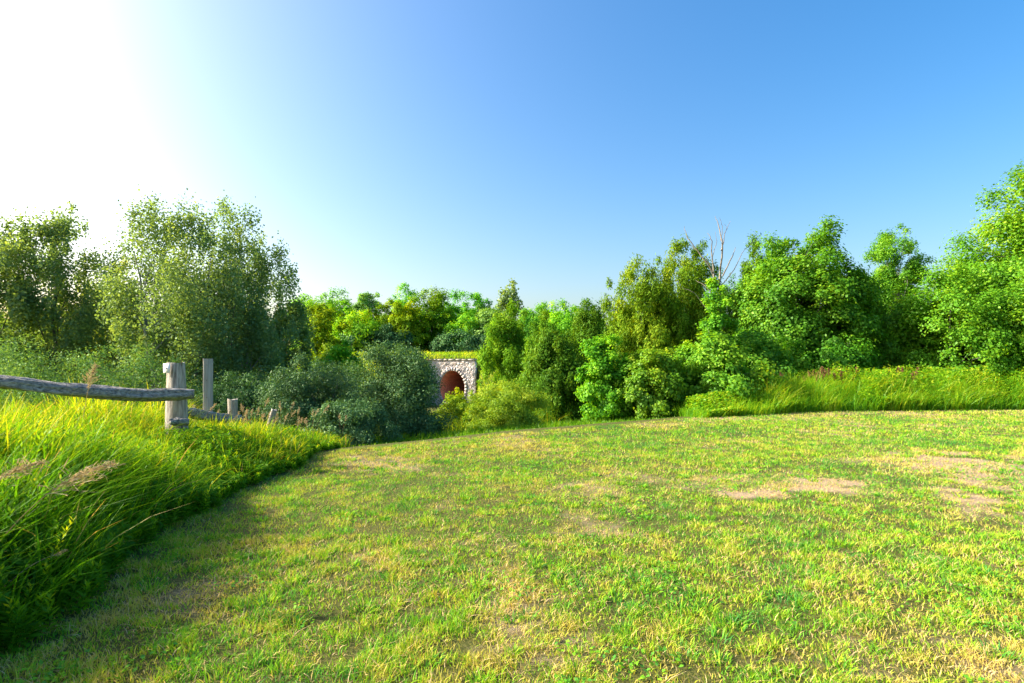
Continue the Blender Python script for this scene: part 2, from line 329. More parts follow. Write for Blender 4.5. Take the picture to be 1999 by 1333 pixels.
# ------------------------------------------------------------------ tall grass bank on the left
rng = np.random.default_rng(12)
def edge_x(y): return -3.34-.5*(fbm(y*.9, y*0+3, 15, 2)-.5)-.22*sstep(6, 10, y)+.34*sstep(5, 3, y)
def bank_dip(x, y): return sstep(5.5, 6.7, y)*sstep(12.8, 11.4, y)*sstep(-6.3, -5.3, x)   # lower growth where the fallen rail lies
def tall_bank(rng):
    S = Stuff()
    for (n, segs, hs_, wd, xmax) in ((17000, 4, .98, .018, 2.4), (30000, 4, 1.0, .018, 4.2), (20000, 3, .5, .016, 4.2), (13000, 3, .9, .018, 9)):
        y = rng.uniform(1.2, 13.5 if xmax > 3 else 5.5, n); off = xmax*rng.random(n)**(1.0 if xmax < 5 else .8)
        if xmax > 5: off += 3.0
        x = edge_x(y)-off
        front = sstep(0, .7, off)
        fall = sstep(12.8, 9.3, y+.12*off)
        cl = fbm(x*1.8, y*1.8, 101, 3); cl2 = fbm(x*.7, y*.7, 111, 2)
        keep = (rng.random(n) < (.25+1.1*cl)*(.42+.58*sstep(.25, .9, off))) & (fall > .03)
        x, y, front, cl, cl2, fall = (q[keep] for q in (x, y, front, cl, cl2, fall)); n = len(x)
        h = hs_*(.60+.33*front)*(.60+.68*cl)*(.65+.52*rng.random(n))*(.45+.55*fall)*1.13
        # a lower dip in front of the fallen rail
        h *= (1-.44*bank_dip(x, y))*(1+.15*sstep(8, 10, y))
        ln = np.stack([.04+.34*cl2*cl*1.6+.36*rng.normal(0, 1, n)-.02*(1-front), -.05+.36*rng.normal(0, 1, n)], -1)
        low = (sstep(1.7, .2, off)[keep])*sstep(7.5, 5, y)-.35*sstep(5, 7.5, y)  # shade of the near bank front, put into blade colour; far end lightened
        rnd = .26+.66*rng.random(n)+.6*(cl-.5)+.30*(cl2-.5)-.42*low-.15*(hs_ < .6)  # short underlayer darkened as painted shade too
        dead = rng.random(n) < .035
        rnd = np.where(dead, 1, np.clip(rnd, 0, .93))
        phi = rng.uniform(-.9, .9, n)+np.where(rng.random(n) < .3, 1.5, 0)
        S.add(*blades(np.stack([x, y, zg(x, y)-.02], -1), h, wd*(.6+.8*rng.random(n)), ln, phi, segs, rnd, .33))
    # broad arching leaves leaving the stems half way up
    n = 34000; y = rng.uniform(1.8, 12.5, n); off = .15+4*rng.random(n); x = edge_x(y)-off; cl = fbm(x*1.8, y*1.8, 101, 3)
    ok = rng.random(n) < .2+cl; x, y, off, cl = x[ok], y[ok], off[ok], cl[ok]; n = len(x); fall = .45+.55*sstep(12.8, 9.3, y+.12*off)
    z = zg(x, y)+(.15+.65*rng.random(n))*(.45+.5*sstep(0, 1, off))*(.6+.6*cl)*fall*(1-.45*bank_dip(x, y))
    an = rng.uniform(0, 6.28, n); l_ = .5+.8*rng.random(n)
    S.add(*blades(np.stack([x, y, z], -1), .16+.18*rng.random(n), .014+.006*rng.random(n), np.stack([np.cos(an)*l_+.35, np.sin(an)*l_], -1), an+1.57+rng.normal(0, .5, n), 3, np.clip(.2+.7*rng.random(n)+.5*(cl-.5)-.38*sstep(1.7, .2, off)*sstep(7.5, 5, y)+.1*sstep(5, 7.5, y), 0, .93), .5))  # leaves on the near front tinted darker to stand in for shade
    # upright leafy stems (goldenrod and the like) along the front of the bank
    K = 1100; sy = rng.uniform(2.3, 11.5, K); so = 1.3*rng.random(K)**1.1; sx = edge_x(sy)-so+.14; m = 36
    sh_ = (.26+.62*sstep(0, .9, so))*(.7+.5*rng.random(K))*(1-.52*bank_dip(sx, sy)); ll = np.stack([rng.normal(.12, .12, K), rng.normal(0, .12, K)], -1)
    tt = np.tile(np.linspace(.15, 1, m), K); ii = np.repeat(np.arange(K), m); an = np.tile(np.arange(m)*2.4, K)+np.repeat(rng.uniform(0, 6, K), m)
    out = unit(np.stack([np.cos(an), np.sin(an), .25+1.3*tt**4], -1)); L_ = (.095-.045*tt)*(.8+.4*rng.random(K*m))
    pos = np.stack([sx[ii]+ll[ii, 0]*sh_[ii]*tt**1.5, sy[ii]+ll[ii, 1]*sh_[ii]*tt, zg(sx, sy)[ii]+sh_[ii]*tt], -1)+out*L_[:, None]*.5
    S.add(*leafquads(pos, unit(np.cross(np.cross(out, [0, 0, 1.]), out))+rng.normal(0, .25, (K*m, 3)), out, L_, L_*.30, np.clip(np.repeat(rng.uniform(.08, .55, K), m)+.1*rng.normal(0, 1, K*m)+.25*sstep(.8, 1, tt), 0, .9)))
    S.add(*blades(np.stack([sx, sy, zg(sx, sy)-.02], -1), sh_, np.full(K, .006), ll, rng.uniform(0, 3, K), 4, np.full(K, .4), 0))
    # leafy weeds woven into the bank front, shade put into the nearer leaves' colour
    n = 60000; y = rng.uniform(2.2, 11.5, n); off = .05+1.5*rng.random(n)**1.3; x = edge_x(y)-off
    cl = fbm(x*1.5, y*1.5, 121, 3); ok = cl > .47; x, y, off = x[ok], y[ok], off[ok]; n = len(x)
    z = zg(x, y)+(.05+.75*rng.random(n))*np.minimum(1, .35+off*.6)*sstep(13, 9, y)*(1-.4*bank_dip(x, y))
    S.add(*leafquads(np.stack([x+.15, y, z], -1), np.stack([rng.normal(.3, .5, n), rng.normal(-.2, .5, n), np.ones(n)], -1), np.stack([rng.normal(.5, .7, n), rng.normal(0, .7, n), rng.normal(.2, .4, n)], -1), .05+.05*rng.random(n), .018+.016*rng.random(n), .02+.34*rng.random(n)+.35*sstep(5, 7.5, y)))
    return S
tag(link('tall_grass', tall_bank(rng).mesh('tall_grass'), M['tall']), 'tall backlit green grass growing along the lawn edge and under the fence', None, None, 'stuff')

def panicle(S, root, tip, rng, width=.12, n=34, blen=.11, start=.55, bw=.006):
    """drooping branched seed head on its stalk; adds to Stuff"""
    root, tip = np.array(root, float), np.array(tip, float)
    s = np.linspace(0, 1, 14)[:, None]; L = np.linalg.norm(tip-root)
    mid = root*(1-s)+tip*s; mid[:, 2] += (np.sin(s[:, 0]*np.pi)*.13*L)
    d = unit(np.gradient(mid, axis=0))
    for ax in (np.array([0, 0, 1.]), np.array([0, 1., 0])):
        sd = unit(np.cross(d, ax))*(.0035*(1.2-s))
        V = np.concatenate([mid-sd, mid+sd]); i = np.arange(13)
        q = np.stack([i, i+1, i+15, i+14], -1); S.add(V, q, np.zeros((0, 3), int), np.full(13, .45+.1*rng.random()))
    t = start+(1-start)*np.linspace(0, 1, n)**.9
    pos = np.stack([np.interp(t, s[:, 0], mid[:, k]) for k in range(3)], -1)
    dd = np.stack([np.interp(t, s[:, 0], d[:, k]) for k in range(3)], -1)
    for k in range(3):
        out = unit(dd*1.1+rng.normal(0, .55, (n, 3))*np.array([.8, .8, .6])); ln = blen*(1.15-.8*(t-start)/(1-start))*(.6+.7*rng.random(n))
        for j in range(5):
            f = (j+.6)/5; c = pos+out*(ln*f)[:, None]-np.array([0, 0, 1])*(ln*f*f*.28)[:, None]+rng.normal(0, .004, (n, 3))
            S.add(*leafquads(c, rng.normal(0, 1, (n, 3)), out-np.array([0, 0, .3*f]), ln*.34, bw*(.8+.6*rng.random(n)), np.clip(.3+.6*rng.random(n), 0, 1)))
def grass_leaf_at(S, root, tip, w, rnd, sag=.25):
    root, tip = np.array(root, float), np.array(tip, float); s = np.linspace(0, 1, 10)[:, None]
    c = root*(1-s)+tip*s; c[:, 2] += np.sin(s[:, 0]*np.pi*.8)*sag*np.linalg.norm(tip-root)
    d = unit(np.gradient(c, axis=0)); sd = unit(np.cross(d, np.array([0, .3, 1])))*w*.5*(np.sin(np.clip(s*.9+.12, 0, 1)*np.pi)+.05)
    V = np.concatenate([c-sd, c+sd]); i = np.arange(9); S.add(V, np.stack([i, i+1, i+11, i+10], -1), np.zeros((0, 3), int), np.full(9, rnd))
rng = np.random.default_rng(13)
SEED = [  # (u,v,Y) of stalk foot and of the tip, label
    ((-60, 1130, 3.35), (212, 905, 3.55), 'long brown seed head arching over the shaded bank, nearest and lowest on the left', .17, .62),
    ((-90, 1020, 3.4), (75, 903, 3.5), 'short brown seed head at the left edge just above the longest arching one', .13, .55),
    ((-40, 1195, 3.2), (128, 1075, 3.5), 'thin bare grey stalk leaning low over the dark bank at the left edge', .03, .9),
    ((160, 830, 6.3), (186, 715, 6.3), 'upright feathery brown seed head standing in front of the fence rail', .14, .55),
]
for i, (a_, b_, lab, bl, st) in enumerate(SEED):
    S = Stuff(); A, B = P(*a_), P(*b_); panicle(S, A, B, rng, n=26 if i != 2 else 8, blen=bl*1.15, start=st-.08, bw=.0055)
    o = thing('seed_head_grass', lab, 'grass seed head', A, 0, 'single seed heads standing out of the tall grass')
    me = S.mesh('seed_head'); me.transform(__import__('mathutils').Matrix.Translation(-Vector(A)))
    link('seed_head', me, M['seed'], o)
# many small brown seed heads along the far end of the bank and behind the rail
S = Stuff()
for k in range(105):
    if k < 75: y = rng.uniform(9.3, 12.6); x = rng.uniform(-7.5, -3.7)
    else: y = rng.uniform(9.5, 13); x = rng.uniform(-12.5, -7)
    z = float(zg(x, y)); h = rng.uniform(.55, .95)*(1 if y < 11 else .95)
    panicle(S, (x, y, z), (x+rng.uniform(-.1, .4), y+rng.uniform(-.1, .1), z+h), rng, n=8, blen=.08, start=.74, bw=.009)
tag(link('seed_head_stand', S.mesh('seed_head_stand'), M['seed']), 'pinkish brown grass seed heads around the far fence posts', None, None, 'stuff')
# leafy weed with pale upright tip at the left
def leafy_weed(name, label, u, v, Y, h, n, tint, lean=(.25, 0), L=.075, group=None):
    x, yy, _ = P(u, v, Y); z = float(zg(x, yy))
    o = thing(name, label, 'weed', (x, yy, z), 0, group)
    s = np.linspace(0, 1, 8)[:, None]; pts = np.concatenate([lean[0]*h*s**1.5, lean[1]*h*s, h*s], 1)
    mb = MB(); mb.tube(pts, np.linspace(.004, .0015, 8), 5)
    link('stem', mb.mesh('stem'), M['tall'], o)
    t = np.linspace(.12, 1, n); pos = np.stack([np.interp(t, s[:, 0], pts[:, k]) for k in range(3)], -1)
    an = np.arange(n)*2.4; out = np.stack([np.cos(an), np.sin(an), .35+1.2*t**3], -1); out = unit(out)
    ll = L*(1.15-.55*t)
    V, q, tt, at = leafquads(pos+out*ll[:, None]*.5, np.cross(out, np.cross(out, [0, 0, 1.]))*-1, out, ll, ll*.24, .5+.3*t)
    f = link('leaves', np_mesh('leaves', V, [q], {'rnd': at}), M['tall'], o); f.color = tint; return o
leafy_weed('leafy_weed', 'pale lime tipped leafy weed leaning out of the dark bank at the far left', 60, 1200, 3.55, .60, 60, (1.7, 1.4, 1.3, 1), (.45, 0))
leafy_weed('leafy_weed', 'dark green leafy weed in shade, below the longest brown seed head', 190, 1125, 4.45, .30, 40, (1.1, 1.2, 1.4, 1), (.1, -.1), .07)

# ------------------------------------------------------------------ trees
def fibers(mb, rng, H, R, ntr, limbs, r0, tips, spread=.25):
    """trunk(s) and limbs reaching towards clump centres"""
    base = []
    for k in range(ntr):
        a_ = rng.uniform(0, 6.28); off = np.array([math.cos(a_), math.sin(a_)])*spread*R*(ntr > 1)
        top = np.array([off[0]*1.6+rng.normal(0, .04*R), off[1]*1.6+rng.normal(0, .04*R), H*rng.uniform(.66, .82)])
        s = np.linspace(0, 1, 9)[:, None]; b0 = np.array([off[0]*.35, off[1]*.35, -.35])
        pts = b0*(1-s)+top*s; pts[1:-1, :2] += rng.normal(0, .02*H*.3, (7, 2))
        rad = r0*(1-.85*s[:, 0])*(1 if k == 0 else .75); rad[0] *= 1.35
        mb.tube(pts, rad, 8, rough=.12, rng=rng); base.append((pts, rad))
    for t in tips[:limbs]:
        pts, rad = base[rng.integers(len(base))]
        zt = max(.12*H, t[2]-rng.uniform(.12, .3)*H); k = int(np.argmin(abs(pts[:, 2]-zt))); p0 = pts[k]
        s = np.linspace(0, 1, 5)[:, None]; q = p0*(1-s)+np.array(t)*s; q[1:-1] += rng.normal(0, .03*R, (3, 3)); q[:, 2] += np.sin(s[:, 0]*np.pi)*.04*H
        mb.tube(q, np.linspace(rad[k]*.5, .008*max(1, H/8), 5), 5, cap=False)
PROF = {
    'poplar': lambda t: np.interp(t, [0, .12, .35, .6, .85, 1], [.45, .85, 1, .95, .66, .3]),
    'round': lambda t: np.interp(t, [0, .15, .45, .75, .92, 1], [.6, .9, 1, .88, .6, .3]),
    'cone': lambda t: np.interp(t, [0, .1, .3, .6, .85, 1], [.72, .95, 1, .74, .42, .14]),
    'column': lambda t: np.interp(t, [0, .1, .5, .8, .93, 1], [.75, .9, 1, .84, .56, .2]),
    'dome': lambda t: np.interp(t, [0, .2, .5, .8, 1], [1, 1, .95, .72, .3]),
    'vase': lambda t: np.interp(t, [0, .2, .45, .7, .9, 1], [.12, .3, .7, 1, .75, .2]),
}
def crown(rng, kind, H, R, z0, n, L, style, nclump=70, cr=.26, depth=1.0, gaps=.25):
    """leaves gathered in clumps through the crown's volume. Returns quads and clump centres"""
    prof = PROF[kind]
    nclump = int(nclump*(2.6 if style == 'leaf' else 2.0)); n = int(n*2.2); L = L*.84; cr = cr*(.82 if style == 'leaf' else .95)
    conic = kind in ('cone', 'column'); m = 3 if conic else 6
    sa = rng.uniform(0, 2*np.pi)+np.arange(m)*2.4; sd = np.r_[0, rng.uniform(.30, .62, m-1)]*(.6 if conic else 1)
    sr = np.r_[.84, rng.uniform(.50, .70, m-1)]*(1.12 if conic else 1); stp = np.r_[1, 1-rng.uniform(.06, .30, m-1)]
    if kind in ('dome', 'poplar') or style == 'upright': stp = np.r_[1, 1-rng.uniform(.02, .20, m-1)]; sd[0] = rng.uniform(0, .2)
    own_s = rng.choice(m, nclump*3, p=sr**1.6/(sr**1.6).sum())
    t = rng.random(nclump*3); ok = rng.random(len(t)) < (.55+prof(t))/1.5; t, own_s = t[ok][:nclump], own_s[ok][:nclump]; k = len(t)
    t = t*.95; a_ = rng.uniform(0, 2*np.pi, k)
    c_r = cr*R*(.45+.85*rng.random(k)**1.3)*(.72+.33*prof(t))
    rr = R*sr[own_s]*prof(t)*rng.random(k)**.42*1.06; rr = np.maximum(rr-c_r*.35, 0)
    z = z0+(H-z0)*stp[own_s]*t; z = np.minimum(z, H*np.where(stp[own_s] > .99, 1, stp[own_s]*1.02)-c_r*(1.25 if style == 'upright' else .8))
    ow = prof(np.clip(z/H, 0, 1))*.5+.5
    cen = np.stack([rr*np.cos(a_)+R*sd[own_s]*np.cos(sa[own_s])*ow, (rr*np.sin(a_)+R*sd[own_s]*np.sin(sa[own_s])*ow)*depth, z], -1)
    wgt = c_r**2; wgt = wgt/wgt.sum(); own = rng.choice(k, n, p=wgt)
    crnd = rng.random(k)
    d = unit(rng.normal(0, 1, (n, 3)))
    if style in ('leaf', 'small'):
        d[:, 2] = np.where(d[:, 2] < -.75, -d[:, 2]*.6, d[:, 2]); sh = np.array([1, 1, .95])
        rad = (rng.random(n)**.45)*(1+.17*rng.normal(0, 1, n))
    elif style == 'upright':
        sh = np.array([.75, .75, 1.25]); rad = (rng.random(n)**.5)*(1+.2*rng.normal(0, 1, n))
    else:                               # cedar sprays
        sh = np.array([.75, .75, 1.15]); rad = (rng.random(n)**.38)*(1+.22*rng.normal(0, 1, n))
    pos = cen[own]+d*sh*(c_r[own]*rad)[:, None]
    out = unit(pos-np.array([0, 0, z0+(H-z0)*.35]))
    if style == 'upright':
        N = unit(rng.normal(0, 1, (n, 3))+out*.5); T = rng.normal(0, 1, (n, 3))+np.array([0, 0, -.5])
        W = L*.85
    elif style == 'spray':
        N = unit(rng.normal(0, .6, (n, 3))+out*.8+d*.4); T = unit(out*.5+np.array([0, 0, .75])+rng.normal(0, .45, (n, 3))); W = L*.34
    elif style == 'small':
        N = unit(d*.6+out*.4+np.array([0, 0, .35])+rng.normal(0, .6, (n, 3))); T = rng.normal(0, 1, (n, 3))+np.array([0, 0, .4]); W = L*.42
    else:
        N = unit(d*.45+out*.55+np.array([0, 0, .45])+rng.normal(0, .42, (n, 3))); T = unit(out*.6+np.array([0, 0, -.5])+rng.normal(0, .6, (n, 3))); W = L*.8
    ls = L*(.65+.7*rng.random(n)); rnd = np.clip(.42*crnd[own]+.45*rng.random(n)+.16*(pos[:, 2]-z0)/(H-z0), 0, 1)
    keep = pos[:, 2] > -.1
    V, q, tt, at = leafquads(pos[keep], N[keep], T[keep], ls[keep], ls[keep]*(W/L), rnd[keep])
    return np_mesh('crown', V, [q], {'rnd': at}), cen
def tree(name, label, cat, u, Y, vtop, wpx, kind, style, mat, n, L, seed, z0f=.08, ntr=1, limbs=18, r0=None, bark='bark', tint=(1, 1, 1), group=None,
         nclump=70, cr=.26, depth=1.0, base=None, parts=('trunk', 'crown'), rz=0):
    rng = np.random.default_rng(seed)
    x = (u-999.5)/FPX*Y; zb = float(zg(x, Y)) if base is None else base
    H = EYE+(HORIZON-vtop)/FPX*Y-zb; R = wpx/FPX*Y/2*1.12
    o = thing(name, label, cat, (x, Y, zb), rz, group)
    me, cen = crown(rng, kind, H, R, z0f*H, n, L, style, nclump, cr, depth)
    mb = MB(); idx = rng.permutation(len(cen)); fibers(mb, rng, H, R, ntr, limbs, r0 or .017*H+.02, cen[idx])
    link(parts[0], mb.mesh(parts[0], True), M[bark], o)
    c = link(parts[1], me, M[mat], o); c.color = (*tint, 1)
    return o
def copy_tree(src, label, u, Y, vtop, rz, tint=None, base=None, wide=1.0, group=None):
    r = src.copy(); C.objects.link(r); x = (u-999.5)/FPX*Y
    zb = float(zg(x, Y)) if base is None else base
    H0 = src['height']; H = EYE+(HORIZON-vtop)/FPX*Y-zb; s = H/H0
    r.location = (x, Y, zb); r.rotation_euler = (0, 0, rz); r.scale = (s*wide, s*wide, s); r['label'] = label
    if group: r['group'] = group
    for ch in src.children:
        c = ch.copy(); C.objects.link(c); c.parent = r
        if tint and ch.name.startswith('crown'): c.color = (*tint, 1)
    return r

# --- left: backlit poplars
PG = 'poplars beyond the fence'
tree('poplar_tree', 'slender airy poplar with a dark forked trunk, standing by itself near the left edge', 'tree', 108, 23, 376, 185, 'poplar', 'upright', 'poplar', 17000, .115, 101, .12, 1, 26, .13, 'bark', nclump=66, cr=.30, group=PG)
tree('poplar_tree', 'poplar cut by the left edge of the photo, lower than the slender one beside it', 'tree', -20, 22, 405, 190, 'poplar', 'upright', 'poplar', 16000, .115, 102, .1, 1, 22, .12, 'bark', nclump=66, cr=.30, group=PG)
tree('poplar_tree', 'tallest full poplar, left half of the big double clump behind the white tagged post', 'tree', 345, 22, 374, 290, 'round', 'upright', 'poplar', 26000, .105, 103, .08, 2, 30, .12, 'pale_bark', nclump=75, cr=.24, group=PG)
tree('poplar_tree', 'tall poplar with pointed shoulder, right half of the double clump, behind the square post', 'tree', 462, 23, 376, 265, 'round', 'upright', 'poplar', 25000, .105, 104, .06, 2, 30, .12, 'pale_bark', (.95, 1, 1.1), group=PG, nclump=75, cr=.25)
tree('poplar_tree', 'lower bushy poplar filling the gap between the slender poplar and the big clump', 'tree', 225, 26, 500, 150, 'poplar', 'upright', 'poplar', 16000, .12, 105, .06, 1, 20, .1, 'pale_bark', (1.35, 1.15, .8), group=PG, nclump=60, cr=.27)
tree('poplar_tree', 'dark narrow poplar at the right flank of the big clump, above the dark shrubs', 'tree', 545, 25, 545, 130, 'poplar', 'upright', 'poplar', 14000, .12, 106, .04, 1, 16, .08, 'bark', (.9, 1, .95), group=PG, nclump=50, cr=.28)
# understorey behind and below the poplars
UG = 'yellow green bushes behind the poplars'
tree('bush', 'sunlit yellow bush seen through the slender poplar at the far left', 'bush', 60, 29, 590, 210, 'dome', 'leaf', 'gold', 10000, .14, 111, .03, 3, 12, .04, tint=(.62, .78, .8), group=UG, parts=('stems', 'foliage'), nclump=55)
tree('bush', 'yellow green bush glowing between the slender poplar and the big poplar clump', 'bush', 165, 31, 560, 190, 'dome', 'leaf', 'gold', 10000, .15, 112, .03, 3, 12, .04, tint=(.75, .8, .8), group=UG, parts=('stems', 'foliage'), nclump=55)
tree('bush', 'green bush low behind the white tagged post', 'bush', 330, 28, 610, 240, 'dome', 'leaf', 'broad', 12000, .14, 113, .03, 3, 12, .04, tint=(.95, .8, .9), group=UG, parts=('stems', 'foliage'), nclump=60)
tree('bush', 'green bush low behind the square grey post, beneath the double poplar clump', 'bush', 450, 27, 625, 210, 'dome', 'leaf', 'broad', 12000, .14, 114, .03, 3, 12, .04, tint=(.8, .75, .9), group=UG, parts=('stems', 'foliage'), nclump=60)
tree('bush', 'tangled pale bush above the left end of the fence rail', 'bush', 70, 17.5, 652, 290, 'dome', 'small', 'willow', 13000, .09, 115, .0, 4, 16, .02, tint=(1.8, 1.7, 1.3), group=UG, parts=('stems', 'foliage'), nclump=70)
tree('bush', 'tangled pale bush just above the middle of the fence rail', 'bush', 250, 18, 668, 250, 'dome', 'small', 'willow', 12000, .09, 116, .0, 4, 16, .02, tint=(1.3, 1.4, 1.1), group=UG, parts=('stems', 'foliage'), nclump=70)

# --- centre: dark shrubs in the shade of the poplars
DG = 'dark shrubs at the end of the lawn'
shp = ('stems', 'foliage')
tree('willow_shrub', 'big rounded blue green shrub at the end of the lawn, left of the stone arch', 'shrub', 778, 17.0, 660, 176, 'dome', 'small', 'willow', 42000, .08, 129, .0, 5, 26, .03, tint=(.95, 1, .95), group=DG, parts=shp, nclump=130, cr=.29)
tree('willow_shrub', 'dark shrub below the poplars, reaching down to the corner of the tall grass bank', 'shrub', 612, 14.6, 688, 215, 'round', 'small', 'willow', 30000, .075, 122, .0, 5, 24, .03, tint=(.72, .8, .9), group=DG, parts=shp, nclump=110, cr=.22)
tree('willow_shrub', 'low silvery leaved shrub in front of the two big dark shrubs, touching the lawn', 'shrub', 684, 13.4, 778, 165, 'dome', 'small', 'willow', 12000, .07, 123, .0, 4, 14, .02, tint=(1.0, 1.08, 1.15), group=DG, parts=shp, nclump=60, cr=.26)
tree('willow_shrub', 'dark shrub behind the square grey post, left of the corner of the tall grass bank', 'shrub', 490, 18.5, 722, 180, 'dome', 'small', 'willow', 20000, .08, 124, .0, 4, 18, .03, tint=(.65, .8, .8), group=DG, parts=shp, nclump=80, cr=.24)
tree('maple_sapling', 'bright yellow green young maple rising behind the dark shrubs, right of the poplars', 'tree', 638, 32, 585, 130, 'column', 'leaf', 'gold', 14000, .17, 125, .04, 1, 18, .08, tint=(.72, .85, .7), nclump=60, cr=.3)
tree('maple_sapling', 'pure green young maple peeping out between the two big dark shrubs', 'tree', 668, 25, 655, 105, 'round', 'leaf', 'broad', 9000, .13, 126, .04, 1, 14, .06, tint=(.8, 1.1, 1), nclump=45, cr=.3)
tree('willow_shrub', 'pale grey green shrub behind the big rounded shrub, below the young yellow maple', 'shrub', 612, 27, 640, 120, 'round', 'small', 'willow', 12000, .11, 127, .0, 4, 18, .03, tint=(1.8, 1.8, 1.2), group=DG, parts=shp, nclump=60, cr=.26)

# --- right of the arch
tree('golden_shrub', 'rounded shrub with yellow new growth on top, right of the stone arch', 'shrub', 990, 19.5, 742, 135, 'round', 'small', 'gold', 22000, .085, 131, .0, 5, 20, .02, tint=(1.25, 1.25, 2.6), parts=shp, nclump=90, cr=.23)
tree('golden_shrub', 'bright yellow weedy bush low in front of the stone arch', 'shrub', 902, 34, 757, 92, 'round', 'leaf', 'gold', 7000, .13, 132, .0, 4, 12, .02, tint=(1, 1.05, .8), parts=shp, nclump=40, cr=.3)
tree('golden_shrub', 'small green gold bush hugging the left foot of the rounded yellow topped shrub', 'shrub', 935, 27, 790, 60, 'round', 'leaf', 'gold', 6000, .11, 133, .0, 4, 12, .02, tint=(.6, .85, .8), parts=shp, nclump=40, cr=.3)
CG = 'cedars right of the arch'
t = tree('cedar_tree', 'tall bright cedar next to the right end of the stone headwall', 'tree', 988, 44, 588, 110, 'column', 'spray', 'cedar', 18000, .30, 141, .0, 1, 14, .1, tint=(1.15, 1.3, .9), group=CG, nclump=90, cr=.3)
tree('sapling', 'wispy bent sapling top poking above the tall bright cedar', 'tree', 992, 46, 543, 46, 'round', 'upright', 'poplar', 800, .22, 142, .80, 1, 12, .06, nclump=9, cr=.5)
tree('cedar_tree', 'dark dense cedar behind the rounded yellow topped shrub, on its right', 'tree', 1085, 27, 640, 120, 'column', 'spray', 'cedar', 20000, .20, 143, .0, 1, 14, .1, tint=(.75, .9, .9), group=CG, nclump=100, cr=.28)
tree('cedar_tree', 'green cedar between the bright tall cedar and the dark dense one, set further back', 'tree', 1060, 38, 600, 110, 'cone', 'spray', 'cedar', 15000, .25, 144, .0, 1, 14, .1, tint=(.95, 1.1, .9), group=CG, nclump=90, cr=.28)
tree('cedar_tree', 'dark spiky cedar whose top stands against the sky left of the big brownish cedars', 'tree', 1150, 36, 576, 120, 'cone', 'spray', 'cedar', 17000, .24, 145, .0, 1, 14, .1, tint=(.7, .85, .8), group=CG, nclump=90, cr=.28)
MG = 'young maples along the lawn edge'
tree('maple_sapling', 'leafy young maple with a rounded head, first one right of the dark dense cedar', 'tree', 1178, 20.5, 648, 100, 'column', 'leaf', 'broad', 12000, .115, 151, .0, 1, 18, .04, tint=(1.0, 1.1, .9), group=MG, nclump=60, cr=.32)
tree('maple_sapling', 'lower leafy maple with reddish young leaves, second one right of the dark dense cedar', 'tree', 1272, 20, 668, 125, 'round', 'leaf', 'broad', 15000, .115, 152, .0, 2, 18, .04, tint=(1.25, 1, .9), group=MG, nclump=70, cr=.28)
tree('maple_sapling', 'broad pale leaved maple spreading low below the dead tree', 'tree', 1385, 20.5, 648, 170, 'dome', 'leaf', 'broad', 18000, .12, 153, .0, 2, 18, .04, tint=(1.2, 1.1, 1.1), group=MG, nclump=80, cr=.25)
BC = 'big brownish cedars under the dead tree'
tree('cedar_tree', 'olive brown cedar with rounded shoulder, leftmost of the tall right hand cedars', 'tree', 1248, 27, 488, 150, 'column', 'spray', 'cedar', 24000, .19, 161, .0, 1, 14, .14, tint=(1.4, 1.25, .9), group=BC, nclump=110, cr=.26)
tree('cedar_tree', 'olive cedar just left of the bare dead branches', 'tree', 1340, 28, 455, 150, 'column', 'spray', 'cedar', 24000, .19, 162, .0, 1, 14, .14, tint=(1.3, 1.2, .85), group=BC, nclump=110, cr=.26)
tree('cedar_tree', 'green cedar just right of the bare dead branches, with a small spire', 'tree', 1475, 28, 455, 120, 'cone', 'spray', 'cedar', 20000, .19, 163, .0, 1, 14, .14, tint=(1.0, 1.1, .85), group=BC, nclump=100, cr=.27)
tree('maple_tree', 'largest dark green maple with yellow tipped crown, right of the dead tree', 'tree', 1556, 26, 424, 245, 'round', 'leaf', 'broad', 58000, .14, 164, .02, 2, 30, .16, tint=(.9, .92, .9), nclump=150, cr=.23)
tree('cedar_tree', 'dark cedar in deep shade between the largest maple and the right edge trees', 'tree', 1672, 27, 505, 120, 'cone', 'spray', 'cedar', 16000, .2, 165, .0, 1, 14, .14, tint=(1.2, 1.3, .95), group=BC, nclump=90, cr=.28)
tree('ash_tree', 'slender tree with a round airy head standing out against the sky', 'tree', 1755, 31, 432, 112, 'vase', 'small', 'broad', 13000, .15, 166, .40, 1, 24, .09, 'pale_bark', (1, 1, 1), nclump=50, cr=.30)
tree('maple_tree', 'mid green leafy maple below the slender round headed tree', 'tree', 1740, 27, 548, 185, 'round', 'leaf', 'broad', 26000, .13, 167, .0, 2, 20, .08, tint=(1.1, 1, .9), nclump=75, cr=.26)
tree('vine_covered_tree', 'tallest tree at the right edge, smothered in bright vine leaves', 'tree', 2022, 25.5, 316, 400, 'cone', 'leaf', 'broad', 84000, .14, 168, .0, 2, 30, .16, tint=(1.02, 1.0, .8), nclump=200, cr=.21, group='vine covered mass at the right edge')
tree('vine_covered_tree', 'lower vine smothered shoulder on the left side of the tallest right edge tree', 'tree', 1862, 24.5, 512, 230, 'dome', 'leaf', 'broad', 26000, .12, 169, .0, 2, 20, .08, tint=(1.2, 1.12, .85), nclump=110, cr=.22, group='vine covered mass at the right edge')
tree('maple_tree', 'shaded maple behind the front hedge, below the dead tree and the largest maple', 'tree', 1470, 23.5, 640, 150, 'dome', 'leaf', 'broad', 16000, .12, 170, .0, 2, 18, .05, tint=(.85, .95, 1), nclump=75, cr=.26)
tree('maple_tree', 'dark maple filling the foot of the dark cedar, above the middle of the hedge', 'tree', 1625, 24.5, 640, 170, 'dome', 'leaf', 'broad', 16000, .12, 171, .0, 2, 18, .05, tint=(.85, 1, .9), nclump=75, cr=.26)
